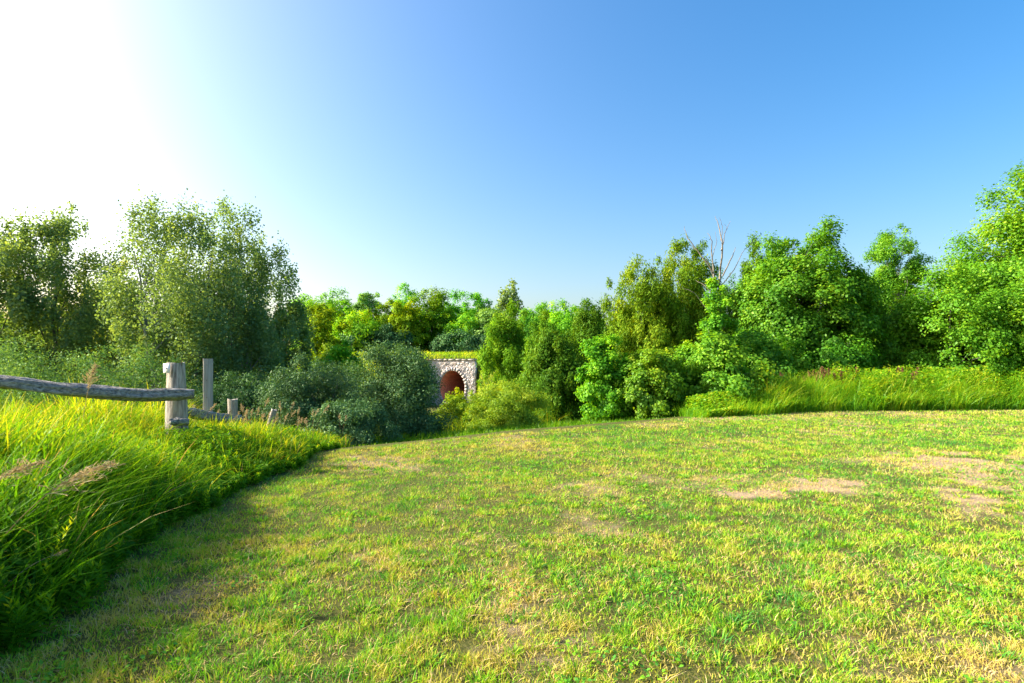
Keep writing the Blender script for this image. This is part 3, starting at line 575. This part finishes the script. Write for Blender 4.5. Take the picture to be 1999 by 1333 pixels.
# vine smothered stump and the dead tree
tree('vine_covered_tree', 'narrow column of pale vine climbing the lower half of the dead tree', 'tree', 1402, 22.5, 528, 74, 'column', 'leaf', 'broad', 9000, .12, 172, .0, 1, 10, .09, 'dead', (1.1, 1.15, 1.3), nclump=45, cr=.42)
def dead_tree():
    rng = np.random.default_rng(55); Y = 22.7; x, _, zt = P(1405, 420, Y); zb = float(zg(x, Y))
    o = thing('dead_tree', 'bare grey dead tree forking against the sky above the pale vine column', 'tree', (x, Y, zb))
    px = lambda u, v: np.array([(u-1405)/FPX*Y, rng.normal(0, .12), EYE+(HORIZON-v)/FPX*Y-zb])
    mb = MB()
    def limb(pp, r0, r1, part=mb):
        q = np.array([px(*p) for p in pp]); s = np.linspace(0, 1, len(q)); t = np.linspace(0, 1, len(q)*3)
        qq = np.stack([np.interp(t, s, q[:, k]) for k in range(3)], -1); qq[1:-1] += rng.normal(0, .012, (len(qq)-2, 3))
        part.tube(qq, np.linspace(r0*.75, r1*.8, len(qq)), 6)
    limb([(1400, 800), (1402, 700), (1404, 600), (1408, 540), (1408, 480), (1403, 440), (1399, 419)], .10, .008)
    br = [([(1404, 560), (1385, 520), (1360, 488), (1340, 462), (1338, 440)], .05, .009), ([(1408, 540), (1428, 500), (1440, 480)], .04, .01),
          ([(1394, 545), (1392, 500), (1386, 470), (1380, 455)], .045, .01), ([(1406, 490), (1416, 455), (1425, 432)], .03, .007),
          ([(1408, 470), (1412, 440), (1404, 424)], .02, .006), ([(1400, 590), (1378, 560), (1362, 545)], .03, .008),
          ([(1360, 488), (1350, 478), (1336, 476)], .015, .005), ([(1386, 512), (1378, 500), (1372, 500)], .02, .006), ([(1416, 455), (1420, 446), (1414, 436)], .012, .005),
          ([(1408, 560), (1432, 530), (1452, 490), (1470, 470)], .03, .006), ([(1396, 620), (1370, 590), (1350, 570), (1330, 562)], .03, .006), ([(1392, 500), (1400, 470), (1396, 452)], .018, .006)]
    link('trunk', mb.mesh('trunk', True), M['dead'], o)
    for k, b in enumerate(br):
        m = MB(); limb(*b, part=m); link('branch', m.mesh('branch', True), M['dead'], o)
dead_tree()

# front hedge of weeds along the right of the lawn: grass plus leafy tops (uncountable)
rng = np.random.default_rng(14); S = Stuff(); S2 = Stuff()
n = 26000; x = rng.uniform(5.5, 25, n); e_ = np.interp(x, [5.4, 10, 17.8, 25], [16.4, 18.6, 19.6, 20.4]); y = e_+rng.random(n)**1.1*3.0
cl = fbm(x*1.3, y*1.3, 131, 3); amp = sstep(5.3, 10, x)
h = (.55+.55*cl)*(.65+.5*rng.random(n))*(.38+.62*amp)*(.50+.50*sstep(0, 1.3, y-e_))*1.5
keep = rng.random(n) < .3+.9*cl; x, y, h, cl = x[keep], y[keep], h[keep], cl[keep]; n = len(x)
S.add(*blades(np.stack([x, y, zg(x, y)-.02], -1), h, .024*(.6+.8*rng.random(n)), np.stack([rng.normal(.15, .4, n), rng.normal(-.1, .3, n)], -1), rng.uniform(0, np.pi, n), 3, np.clip(.22+.6*rng.random(n)+.6*(cl-.5), 0, .95), .3))
n = 90000; x = rng.uniform(5.8, 25, n); e_ = np.interp(x, [5.4, 10, 17.8, 25], [16.4, 18.6, 19.6, 20.4]); e_ = e_-.15+.7*fbm(x*.9, x*0, 145, 3); y = e_+rng.random(n)**1.25*2.9
cl = fbm(x*.9, y*.9, 141, 3); ok = cl+.25*sstep(10, 22, x) > .48; x, y, cl, e_ = x[ok], y[ok], cl[ok], e_[ok]; n = len(x)
z = zg(x, y)+(.03+1.40*rng.random(n)**.8)*(.45+.55*sstep(6, 12, x))*(.45+1.0*cl)*(.30+.70*sstep(-.1, 1.5, y-e_))
S.add(*leafquads(np.stack([x, y, z], -1), np.array([0, -.2, 1])+rng.normal(0, .5, (n, 3)), rng.normal(0, 1, (n, 3)), .07+.07*rng.random(n), .04+.035*rng.random(n), np.clip(.3+.75*rng.random(n)*cl*1.5, 0, .93)))
tag(link('weed_hedge', S.mesh('weed_hedge'), M['tall']), 'waist high grass and leafy weeds hedging the far right side of the lawn', None, None, 'stuff').color = (1.15, 1.15, 1.2, 1)
S = Stuff()
for k in range(46):
    cx = rng.choice([1445, 1520, 1600, 1640, 1750, 1780]); Y = rng.uniform(20.5, 21.6); x = (cx+rng.normal(0, 12)-999.5)/FPX*Y; z = float(zg(x, Y)); 
    panicle(S, (x, Y, z), (x+rng.uniform(-.1, .1), Y, z+rng.uniform(1.0, 1.4)*(.85 if cx < 1500 else 1.05)), rng, n=12, blen=.16, start=.72, bw=.03)
o = link('dock_stand', S.mesh('dock_stand'), M['seed']); o.color = (.62, .42, .35, 1)
tag(o, 'rusty brown dock seed heads behind the weeds at the right', None, None, 'stuff')
# rough grass falling away behind the lawn edge and in the valley
S = Stuff(); n = 60000; y = 10+rng.random(n)**1.4*28; x = -9+rng.random(n)*(17+.2*y); e_ = np.interp(x, EX, EY)
ok = (y > e_+2.2) & (x < 6.2); x, y = x[ok], y[ok]; n = len(x); cl = fbm(x*.8, y*.8, 151, 3); d = y-np.interp(x, EX, EY)
h = (.06+.40*cl*sstep(2, 6, d))*(.7+.6*rng.random(n))
S.add(*blades(np.stack([x, y, zg(x, y)-.02], -1), h, (.008+.0009*y)*(.6+.8*rng.random(n)), rng.normal(.1, .35, (n, 2)), rng.uniform(0, np.pi, n), 2, np.clip(.15+.5*rng.random(n)+.5*(cl-.5), 0, .95), .3))
n = 16000; x = rng.uniform(-12, 2, n); y = rng.uniform(24, 62, n); cl = fbm(x*.5, y*.3, 161, 3)   # sunlit weeds in the hollow before the arch
h = (.7+.7*cl)*(.6+.6*rng.random(n))
S.add(*blades(np.stack([x, y, zg(x, y)-.02], -1), h, .035*(.6+.8*rng.random(n)), rng.normal(.1, .3, (n, 2)), rng.uniform(0, np.pi, n), 2, np.clip(.5+.5*rng.random(n), 0, .93), .3))
tag(link('rough_grass', S.mesh('rough_grass'), M['tall']), 'rough grass and yellow weeds in the hollow behind the lawn edge', None, None, 'stuff')

# ------------------------------------------------------------------ rail embankment with the stone culvert
AX, AZ, AR, AH = (883-999.5)/FPX*ST, EYE+(HORIZON-757)/FPX*ST, 2.35, 3.1   # arch centre, half width, half height
WX0, WX1, WT = AX-4.9, AX+4.3, EYE+(HORIZON-703)/FPX*ST
def embank():
    xs = np.concatenate([[-400, -250, -160, -110, -80, -60, -45, -36, -30, -26, -23], np.arange(-21, 8, .5), [9, 11, 14, 18, 24, 32, 45, 65, 100, 180, 400]])
    ys = np.concatenate([np.arange(90, 100.6, .7), [100.6, 101.2, 102, 103, 104, 105, 106, 108, 111, 115, 119, 124, 130, 136]])
    def zf(x, y):
        base = np.minimum(zg(x, 92)-.3, -4)
        slope = base+(y-90)*((3.4-base)/13.6)
        wall = sstep(WX0-.8, WX0-.1, x)*sstep(WX1+.8, WX1+.1, x)
        behind = WT+.02+(y-100.55)*.38
        z = np.where(y < 100.5, slope*(1-wall)+base*wall, slope*(1-wall)+np.minimum(behind, 3.5)*wall)
        z = np.minimum(z, 3.5)+.15*(fbm(x*.7, y*.7, 9, 3)-.5)
        return np.where(y > 118, z+(y-118)*.03, z)
    X, Y = np.meshgrid(xs, ys); Z = zf(X, Y); V = np.stack([X, Y, Z], -1)
    nx, ny = len(xs), len(ys); i = np.arange(ny-1)[:, None]*nx; j = np.arange(nx-1)[None]
    F = np.stack([i+j, i+j+1, i+nx+j+1, i+nx+j], -1)
    mx = (xs[:-1]+xs[1:])/2; my = (ys[:-1]+ys[1:])/2
    hole = ((mx > WX0) & (mx < WX1))[None] & ((my < 100.7))[:, None]
    F = F[~hole].reshape(-1, 4)
    me = np_mesh('embankment', V.reshape(-1, 3), [F], {'dry': (.25*fbm(X*.3, Y*.3, 4, 2)+.35*np.exp(-((Y-105.5)/.8)**2)).ravel()}, smooth=True)
    tag(link('embankment', me, M['ground']), 'grassy railway embankment crossing the valley behind the lawn', None, None, 'structure')
    S = Stuff(); r = np.random.default_rng(15); n = 42000; x = r.uniform(-42, 8, n); y = r.uniform(91, 110, n)
    z = zf(x, y); inh = (x > WX0-.2) & (x < WX1+.2) & (y < 101.0); pth = abs(y-105.5) < .9
    ok = ~inh & ~pth; x, y, z = x[ok], y[ok], z[ok]; n = len(x); cl = fbm(x*.5, y*.5, 6, 3)
    S.add(*blades(np.stack([x, y, z-.05], -1), (.35+.6*cl)*(.6+.6*r.random(n))*np.where(y > 104, .8, 1), .07*(.6+.8*r.random(n)), r.normal(.1, .35, (n, 2)), r.uniform(0, np.pi, n), 2, np.clip(.45+.45*r.random(n)+.5*(cl-.5), 0, 1), .3))
    tag(link('embankment_grass', S.mesh('embankment_grass'), M['tall']), 'sunny long grass on the railway embankment above the arch', None, None, 'stuff').color = (1.35, 1.3, 1.3, 1)
embank()
def stonemat():
    m, n, l = newmat('pink grey fieldstone')
    tc = n.new('ShaderNodeTexCoord'); vo = n.new('ShaderNodeTexVoronoi'); vo.inputs['Scale'].default_value = 2.0; vo.feature = 'F1'
    ve = n.new('ShaderNodeTexVoronoi'); ve.inputs['Scale'].default_value = 2.0; ve.feature = 'DISTANCE_TO_EDGE'
    l.new(tc.outputs['Object'], vo.inputs[0]); l.new(tc.outputs['Object'], ve.inputs[0])
    r = ramp(n, [(0, (.52, .43, .38)), (.4, (.64, .55, .50)), (.8, (.72, .65, .60)), (1, (.36, .32, .31))]); 
    sp = n.new('ShaderNodeSeparateColor'); l.new(vo.outputs['Color'], sp.inputs[0]); l.new(sp.outputs[0], r.inputs[0])
    er = ramp(n, [(.01, (.55, .50, .46)), (.06, (1, 1, 1))]); l.new(ve.outputs[0], er.inputs[0])
    mx = n.new('ShaderNodeMix'); mx.data_type = 'RGBA'; mx.blend_type = 'MULTIPLY'; mx.inputs[0].default_value = 1
    l.new(r.outputs[0], mx.inputs[6]); l.new(er.outputs[0], mx.inputs[7])
    b = n.new('ShaderNodeBump'); b.inputs['Distance'].default_value = .25; l.new(ve.outputs[0], b.inputs['Height'])
    p = n.new('ShaderNodeBsdfPrincipled'); p.inputs['Roughness'].default_value = .9; l.new(mx.outputs[2], p.inputs['Base Color']); l.new(b.outputs[0], p.inputs['Normal'])
    o = n.new('ShaderNodeOutputMaterial'); l.new(p.outputs[0], o.inputs[0]); return m
def culvert():
    rng = np.random.default_rng(17)
    o = thing('stone_culvert', 'fieldstone headwall with a red lined arched tunnel under the embankment', 'culvert', (AX, ST, AZ))
    o.rotation_euler = (0, 0, math.radians(-14))
    # wall: face sheet with an elliptical hole, rim thickness; local coords, y=0 is the face
    x0, x1, z0, z1 = WX0-AX, WX1-AX, -4.6, WT-AZ
    n = 64; an = np.linspace(0, 2*np.pi, n, endpoint=False)
    def ring(f, y):
        ex, ez = (AR+.55)*np.cos(an), (AH+.55)*np.sin(an)
        # ray to the rectangle
        tx = np.where(np.cos(an) > 0, x1, x0)/np.where(abs(np.cos(an)) < 1e-6, 1e-6, np.cos(an)); tz = np.where(np.sin(an) > 0, z1, z0)/np.where(abs(np.sin(an)) < 1e-6, 1e-6, np.sin(an))
        t = np.minimum(abs(tx), abs(tz)); rx, rz = t*np.cos(an), t*np.sin(an)
        return np.stack([ex*(1-f)+rx*f, np.full(n, y)+0, ez*(1-f)+rz*f], -1)
    mb = MB(); ks = np.linspace(0, 1, 9); V = np.array([ring(f, 0) for f in ks]); V[1:-1, :, 1] += rng.normal(0, .07, V[1:-1, :, 1].shape)
    V = V.reshape(-1, 3); i = np.arange(8)[:, None]*n; j = np.arange(n)[None]; j2 = (j+1) % n
    mb.add(V, np.stack([i+j, i+n+j, i+n+j2, i+j2], -1).reshape(-1, 4))
    back = np.concatenate([ring(1, 0), ring(1, .9)]); j = np.arange(n); mb.add(back, np.stack([j, j+n, (j+1) % n+n, (j+1) % n], -1))
    link('wall', mb.mesh('wall'), M['stone'], o)
    # coping
    mb = MB()
    xx = x0-.15
    while xx < x1+.1:
        ww = rng.uniform(.9, 1.5); mb.box(xx, min(xx+ww-.03, x1+.15), -.16, .95, z1+.01, z1+.20+rng.uniform(-.015, .015)); xx += ww
    link('coping', mb.mesh('coping'), M['coping'], o)
    # voussoirs: every wedge stone proud of the wall
    nv = 34; mb = MB()
    for k in range(nv):
        a0, a1 = 2*np.pi*k/nv+.012, 2*np.pi*(k+1)/nv-.012
        ro, pr = .42+.28*rng.random(), -.06-.06*rng.random()
        q = []
        for y in (pr, .5):
            for (aa, rr) in ((a0, 0), (a1, 0), (a1, ro), (a0, ro)):
                q.append(((AR+rr)*math.cos(aa), y, (AH+rr)*math.sin(aa)))
        mb.add(np.array(q), [(0, 3, 2, 1), (4, 5, 6, 7), (0, 1, 5, 4), (1, 2, 6, 5), (2, 3, 7, 6), (3, 0, 4, 7)])
    tag(link('arch_ring', mb.mesh('arch_ring'), M['stone'], o), 'ring of radiating wedge stones')
    # barrel, curving away to the left so the sunlit right-hand mouth wall shows
    s = np.linspace(0, 1, 12); pts = np.stack([.6*s**2*6, .02+s*17, 0*s], -1); nb = 40; an = np.linspace(0, 2*np.pi, nb, endpoint=False)
    V = np.array([[(p[0]+(AR-.02)*math.cos(q), p[1], (AH-.02)*math.sin(q)) for q in an] for p in pts]).reshape(-1, 3)
    i = np.arange(11)[:, None]*nb; j = np.arange(nb)[None]; j2 = (j+1) % nb
    link('tunnel', np_mesh('tunnel', V, [np.stack([i+j, i+j2, i+nb+j2, i+nb+j], -1).reshape(-1, 4)], smooth=True), M['redbrick'], o)
    mb = MB(); mb.box(-1.9, 1.9, .3, 16, -2.3, -1.95); link('tunnel_floor', mb.mesh('tunnel_floor'), M['dirt'], o)
M['stone'] = stonemat()
M['coping'] = woodmat('coping stone', (.24, .21, .18), (.46, .42, .37), (3, 3, 3), .3)
M['dirt'] = woodmat('creek bed', (.06, .045, .03), (.16, .12, .08), (3, 3, 3), .3)
def brickmat():
    m, n, l = newmat('red brick lining')
    tc = n.new('ShaderNodeTexCoord'); mp = n.new('ShaderNodeMapping'); mp.inputs['Rotation'].default_value = (math.pi/2, 0, math.pi/2); l.new(tc.outputs['Object'], mp.inputs[0])
    b = n.new('ShaderNodeTexBrick'); b.inputs['Scale'].default_value = 3; b.inputs['Color1'].default_value = (.85, .40, .28, 1); b.inputs['Color2'].default_value = (.74, .32, .22, 1); b.inputs['Mortar'].default_value = (.26, .10, .07, 1)
    b.inputs['Mortar Size'].default_value = .012
    l.new(mp.outputs[0], b.inputs[0]); p = n.new('ShaderNodeBsdfPrincipled'); p.inputs['Roughness'].default_value = .8
    l.new(b.outputs[0], p.inputs['Base Color']); o = n.new('ShaderNodeOutputMaterial'); l.new(p.outputs[0], o.inputs[0]); return m
M['redbrick'] = brickmat()
culvert()

# ------------------------------------------------------------------ trees on the skyline behind the embankment
SKY = [  # u, vtop, width px, Y, kind, style, mat, tint, label
    (612, 572, 60, 118, 'round', 'leaf', 'broad', (1.3, 1.15, .8), 'rounded light green skyline tree touching the right flank of the poplars'),
    (650, 566, 62, 124, 'round', 'leaf', 'broad', (1.05, 1.0, .9), 'rounded skyline tree directly above the young yellow maple'),
    (676, 590, 40, 116, 'cone', 'leaf', 'broad', (.9, .95, .9), 'small jagged skyline tree at the dip right of the young yellow maple'),
    (718, 568, 44, 118, 'column', 'leaf', 'willow', (2.0, 1.9, 1.0), 'narrow grey green skyline tree left of the highest spired one'),
    (700, 610, 66, 112, 'round', 'leaf', 'broad', (1.4, 1.15, .7), 'low lime tree below the narrow grey green skyline tree'),
    (757, 588, 50, 116, 'column', 'leaf', 'gold', (.75, .85, .6), 'yellow green tree under the left shoulder of the highest skyline tree'),
    (790, 553, 62, 122, 'cone', 'leaf', 'broad', (.95, 1.1, .9), 'highest skyline tree with a spiky green top, above the rounded shrub'),
    (795, 592, 48, 113, 'column', 'leaf', 'gold', (.8, .85, .6), 'yellow green birch hanging below the highest skyline tree'),
    (845, 567, 62, 120, 'column', 'leaf', 'gold', (.6, .78, .6), 'broad yellow green birch above the left end of the stone headwall'),
    (888, 570, 56, 128, 'round', 'leaf', 'broad', (.8, 1.0, 1.3), 'rounded blue green tree above the arch'),
    (932, 577, 44, 128, 'column', 'leaf', 'broad', (.75, 1.0, 1.2), 'small blue green skyline tree above the right end of the headwall'),
    (910, 612, 60, 114, 'round', 'leaf', 'broad', (1.1, 1.1, .9), 'lighter green tree in front of the blue green ones over the arch'),
    (958, 596, 60, 114, 'round', 'leaf', 'willow', (1.9, 1.7, .9), 'pale olive tree touching the left side of the tall bright cedar'),
    (1050, 585, 60, 126, 'round', 'leaf', 'broad', (.8, .9, 1.1), 'dark green skyline tree right of the wispy sapling top'),
    (1100, 588, 60, 116, 'round', 'leaf', 'broad', (1.1, 1.1, .8), 'bright green skyline tree between the wispy sapling top and the dark spiky cedar'),
]
SG = 'trees on the skyline behind the embankment'
for k, (u, vt, wp, Y, kd, st, mt, tn, lab) in enumerate(SKY):
    tree('woodland_tree', lab, 'tree', u, Y, vt-5, wp*1.5, kd, st, mt, 8000, .42, 300+k, .04, 1, 5, .22, tint=tuple(1.25*q for q in tn), group=SG, nclump=46, cr=.32, base=3.4 if Y < 118 else 3.9)
DK = [(700, 640, 70, 'dark leafy bush on the embankment behind the rounded shrub'), (762, 632, 60, 'dark bush at the foot of the birches, left of the embankment path'), (905, 640, 80, 'dark bush on the embankment top directly above the arch'), (868, 648, 44, 'small dark bush on the embankment top left of the one above the arch'), (945, 650, 50, 'dark bush at the right end of the embankment top'), (790, 640, 34, 'small dark bush below the highest skyline tree')]
for k, (u, vt, wp, lab) in enumerate(DK):
    tree('bush', lab, 'bush', u, 111, vt, wp*1.25, 'dome', 'leaf', 'willow', 4200, .36, 340+k, 0, 3, 5, .06, tint=(.8, 1.0, .9), group='dark bushes along the embankment top', nclump=40, cr=.3, base=3.4, parts=shp)
# solid woods behind, read as one mass
def woodland(name, label, us, Ys, vts, n, L, seed, mat, tint, wf=1.0, base=3.2):
    rng = np.random.default_rng(seed); Vs = []; Q = []; A = []; c = 0
    for u, Y, vt in zip(us, Ys, vts):
        x = (u-999.5)/FPX*Y; H = EYE+(HORIZON-vt)/FPX*Y-base; R = wf*H*rng.uniform(.22, .32)
        me, _ = crown(rng, rng.choice(['round', 'column', 'cone', 'round']), H, R, 0, n, L, 'leaf', 26, .36)
        V = np.empty(len(me.vertices)*3, np.float32); me.vertices.foreach_get('co', V); V = V.reshape(-1, 3)+np.array([x, Y, base])
        q = np.arange(len(V)).reshape(-1, 4)+c; at = np.empty(len(q), np.float32); me.attributes['rnd'].data.foreach_get('value', at)
        Vs.append(V); Q.append(q); A.append(np.clip(at*.8+.25*(rng.random()-.4), 0, 1)); c += len(V); bpy.data.meshes.remove(me)
    o = link(name, np_mesh(name, np.concatenate(Vs), [np.concatenate(Q)], {'rnd': np.concatenate(A)}), M[mat]); o.color = (*tint, 1)
    tag(o, label, None, None, 'stuff')
r = np.random.default_rng(99)
us = np.concatenate([np.linspace(-350, 1750, 64), np.linspace(-1500, -320, 40), np.linspace(1750, 2900, 12)])
Ys = np.concatenate([r.uniform(126, 134, 64), r.uniform(122, 134, 52)]); vts = np.concatenate([np.full(64, 600.)+r.normal(0, 7, 64), np.full(52, 592.)+r.normal(0, 6, 52)])
woodland('distant_woods', 'dense green woods closing the view behind the embankment', us, Ys, vts, 2300, .6, 98, 'broad', (.75, .85, .85), 1.1)
woodland('hedgerow', 'green hedgerow trees closing the view behind the poplars at the far left', np.linspace(-900, 40, 16), r.uniform(34, 40, 16), np.full(16, 590.)+r.normal(0, 16, 16), 3600, .24, 96, 'broad', (.9, .9, .9), 1.2, -3.6)
# thicket of trees behind the right-hand trees, seen only through their gaps
us = np.linspace(1130, 2200, 22); Ys = r.uniform(33, 39, 22); vts = np.interp(us, [1130, 1200, 1300, 1500, 1650, 1700, 1760, 1850, 2000, 2200], [640, 560, 520, 490, 530, 555, 565, 530, 450, 420])+r.normal(0, 8, 22)
def thicket():
    rng = np.random.default_rng(97); Vs = []; Q = []; A = []; c = 0
    for u, Y, vt in zip(us, Ys, vts):
        x = (u-999.5)/FPX*Y; zb = float(zg(x, Y)); H = EYE+(HORIZON-vt)/FPX*Y-zb
        me, _ = crown(rng, 'column', H, 1.7, 0, 6500, .22, 'spray', 40, .36)
        V = np.empty(len(me.vertices)*3, np.float32); me.vertices.foreach_get('co', V); V = V.reshape(-1, 3)+np.array([x, Y, zb])
        q = np.arange(len(V)).reshape(-1, 4)+c; at = np.empty(len(q), np.float32); me.attributes['rnd'].data.foreach_get('value', at)
        Vs.append(V); Q.append(q); A.append(at); c += len(V); bpy.data.meshes.remove(me)
    o = link('cedar_thicket', np_mesh('cedar_thicket', np.concatenate(Vs), [np.concatenate(Q)], {'rnd': np.concatenate(A)}), M['cedar']); o.color = (.6, .8, .8, 1)
    tag(o, 'dark cedar thicket seen through the gaps of the right hand trees', None, None, 'stuff')
thicket()

# ------------------------------------------------------------------ the old split rail fence
def post(name, label, u, vtop, wpx, Y, square=False, lean=0, mat='weathered', depth=.1, tagplate=False, group='old fence posts'):
    rng = np.random.default_rng(int(u)); x, _, zt = P(u, vtop, Y); zb = float(zg(x, Y)); H = zt-zb; W = wpx/FPX*Y
    o = thing(name, label, 'fence post', (x-lean*H, Y, zb), 0, group); o.rotation_euler = (0, math.atan(lean), 0)
    if square:
        mb = MB(); s = np.linspace(-.3, H, 12); hw, hd = W/2, W*.32
        rot = .5
        V = []
        for z in s:
            j = rng.normal(0, .0015, 2)
            for (px_, py_) in ((-hw, -hd), (-hw+.01, -hd-.01), (hw-.01, -hd-.01), (hw, -hd), (hw, hd), (-hw, hd)):
                V.append((px_*.9*math.cos(rot)-py_*math.sin(rot)+j[0], px_*.9*math.sin(rot)+py_*math.cos(rot)+j[1], z))
        V = np.array(V); n = 6; i = np.arange(11)[:, None]*n; jj = np.arange(n)[None]
        mb.add(V, np.stack([i+jj, i+(jj+1) % n, i+n+(jj+1) % n, i+n+jj], -1).reshape(-1, 4))
        mb.add(np.vstack([V[-6:], V[-6:].mean(0)[None]]), [(k, (k+1) % 6, 6) for k in range(6)])
        link('post', mb.mesh('post'), M[mat], o)
        for zz in (.12, .40, .72):
            m = MB(); m.tube([(.02, -hw*.75, H-zz), (.022, -hw*.75-.03, H-zz+.004)], .005, 6)
            link('nail', m.mesh('nail'), M['nail'], o)
        return o
    mb = MB(); s = np.linspace(0, 1, 16); r = W/2*(1+.10*np.sin(s*5+u)+.06*(1-s)); pts = np.stack([.012*np.sin(s*4), 0*s, -.3+(H+.3)*s], -1)
    n = 18; an = np.linspace(0, 2*np.pi, n, endpoint=False); prof = 1+.06*np.sin(an*3+1)+.05*np.sin(an*5+u)+.03*rng.normal(0, 1, n)
    prof[13] -= .14; prof[5] -= .12
    V = np.array([[(p[0]+rr*pf*math.cos(q), p[1]+rr*pf*math.sin(q), p[2]) for q, pf in zip(an, prof)] for p, rr in zip(pts, r)]).reshape(-1, 3)
    i = np.arange(15)[:, None]*n; jj = np.arange(n)[None]
    top = V[-n:]; V[-n:, 2] += .008*np.sin(an*2)+rng.normal(0, .004, n)
    mb.add(V, np.stack([i+jj, i+(jj+1) % n, i+n+(jj+1) % n, i+n+jj], -1).reshape(-1, 4))
    mb.add(np.vstack([V[-n:], V[-n:].mean(0)[None]-[[0, 0, .012]]]), [(k, (k+1) % n, n) for k in range(n)])
    link('post', mb.mesh('post', False), M[mat], o)
    if tagplate:
        o.rotation_euler = (0, 0, -.45)
        # white plastic tag wrapped over the top left corner, with a nail
        m = MB(); hw = W/2
        m.box(-hw*.55, hw*.62, -hw*1.26, -hw*1.26+.006, H-.155, H-.012)
        pl = link('plate', m.mesh('plate'), M['white'], o)
        m = MB(); m.tube([(hw*.05, -hw*1.26-.002, H-.085), (hw*.05, -hw*1.26-.010, H-.085)], .012, 10); link('nail', m.mesh('nail'), M['nail'], o)
        m = MB(); m.tube([(hw*.9, 0, H-.03), (hw*.93, 0, H+.035)], .007, 6); link('staple', m.mesh('staple'), M['seed'], o)
    return o
M['white'] = simple('white plastic', (.78, .80, .82), .45)
M['nail'] = simple('rusty nail', (.07, .05, .04), .6)
post('fence_post', 'thick round fence post with a white plate nailed to its top', 345, 708, 33, 8.6, tagplate=True)
post('fence_post', 'square sawn grey fence post with nails, tallest and thinnest of the posts', 406, 700, 19, 10.4, True, 0, 'sawn')
post('fence_post', 'short split fence post rising at the right end of the fallen rail', 455, 779, 17, 11.2, lean=.02)
post('fence_post', 'stub of a leaning fence post half buried in brown seed heads', 538, 795, 10, 12.2, lean=.35)
def rail(name, label, pts, rad, seed, flat=1.0):
    rng = np.random.default_rng(seed); q = np.array([P(*p) for p in pts]); base = q[0].copy()
    o = thing(name, label, 'fence rail', tuple(base)); q = q-base
    s = np.linspace(0, 1, len(q)); t = np.linspace(0, 1, 60); c = np.stack([np.interp(t, s, q[:, k]) for k in range(3)], -1)
    ker = np.ones(5)/5
    for k in range(3): c[2:-2, k] = np.convolve(c[:, k], ker, 'valid')
    R = np.interp(t, np.linspace(0, 1, len(rad)), rad)
    d = unit(np.gradient(c, axis=0)); S_ = unit(np.cross(d, [0, 0, 1.])); U = np.cross(S_, d); n = 30; an = np.linspace(0, 2*np.pi, n, endpoint=False)
    pf = 1+.10*np.sin(an*2+seed)+.07*np.sin(an*5)+.05*rng.normal(0, 1, n)
    V = []
    for i in range(60):
        tw = an+.8*t[i]
        rr = R[i]*(pf+.07*np.sin(an*4+t[i]*14)+.20*(fbm(an*4.5, np.full(n, t[i]*14), seed, 3)-.5)*2)
        rr = np.where(np.abs(((an-1.2+np.pi) % (2*np.pi))-np.pi) < .16, rr-.18*R[i], rr)
        rr = np.where(np.abs(((an-2.9+np.pi) % (2*np.pi))-np.pi) < .16, rr-.16*R[i], rr)
        V.append(c[i]+rr[:, None]*(np.cos(tw)[:, None]*S_[i]*1.05+np.sin(tw)[:, None]*U[i]*flat))
    V = np.array(V).reshape(-1, 3); i = np.arange(59)[:, None]*n; jj = np.arange(n)[None]; mb = MB()
    mb.add(V, np.stack([i+jj, i+(jj+1) % n, i+n+(jj+1) % n, i+n+jj], -1).reshape(-1, 4))
    for st_ in (0, 59*n): vv = V[st_:st_+n]; mb.add(np.vstack([vv, vv.mean(0)[None]]), [(k, (k+1) % n, n) for k in range(n)])
    link('log', mb.mesh('log', False), M['rail'], o)
rail('fence_rail', 'long twisted weathered rail running to the white tagged post',
     [(-130, 742, 7.0), (-60, 738, 7.1), (0, 744, 7.25), (30, 747, 7.3), (90, 757, 7.45), (150, 762, 7.6), (220, 767, 7.8), (280, 771, 8.0), (330, 770, 8.15), (379, 769, 8.3)], [.088, .095, .09, .08, .085, .08, .09, .095, .09, .095, .09, .078], 3, 1.0)
rail('fence_rail', 'dark fallen rail sloping down between the round post and the short split post',
     [(358, 801, 9.6), (380, 807, 9.9), (410, 813, 10.3), (440, 817, 10.6), (470, 816, 10.9)], [.045, .085, .09, .08, .06], 5)
rail('fence_rail', 'pale end of a buried rail at the foot of the white tagged post', [(330, 824, 8.2), (345, 823, 8.3), (368, 824, 8.4)], [.04, .06, .05], 8)
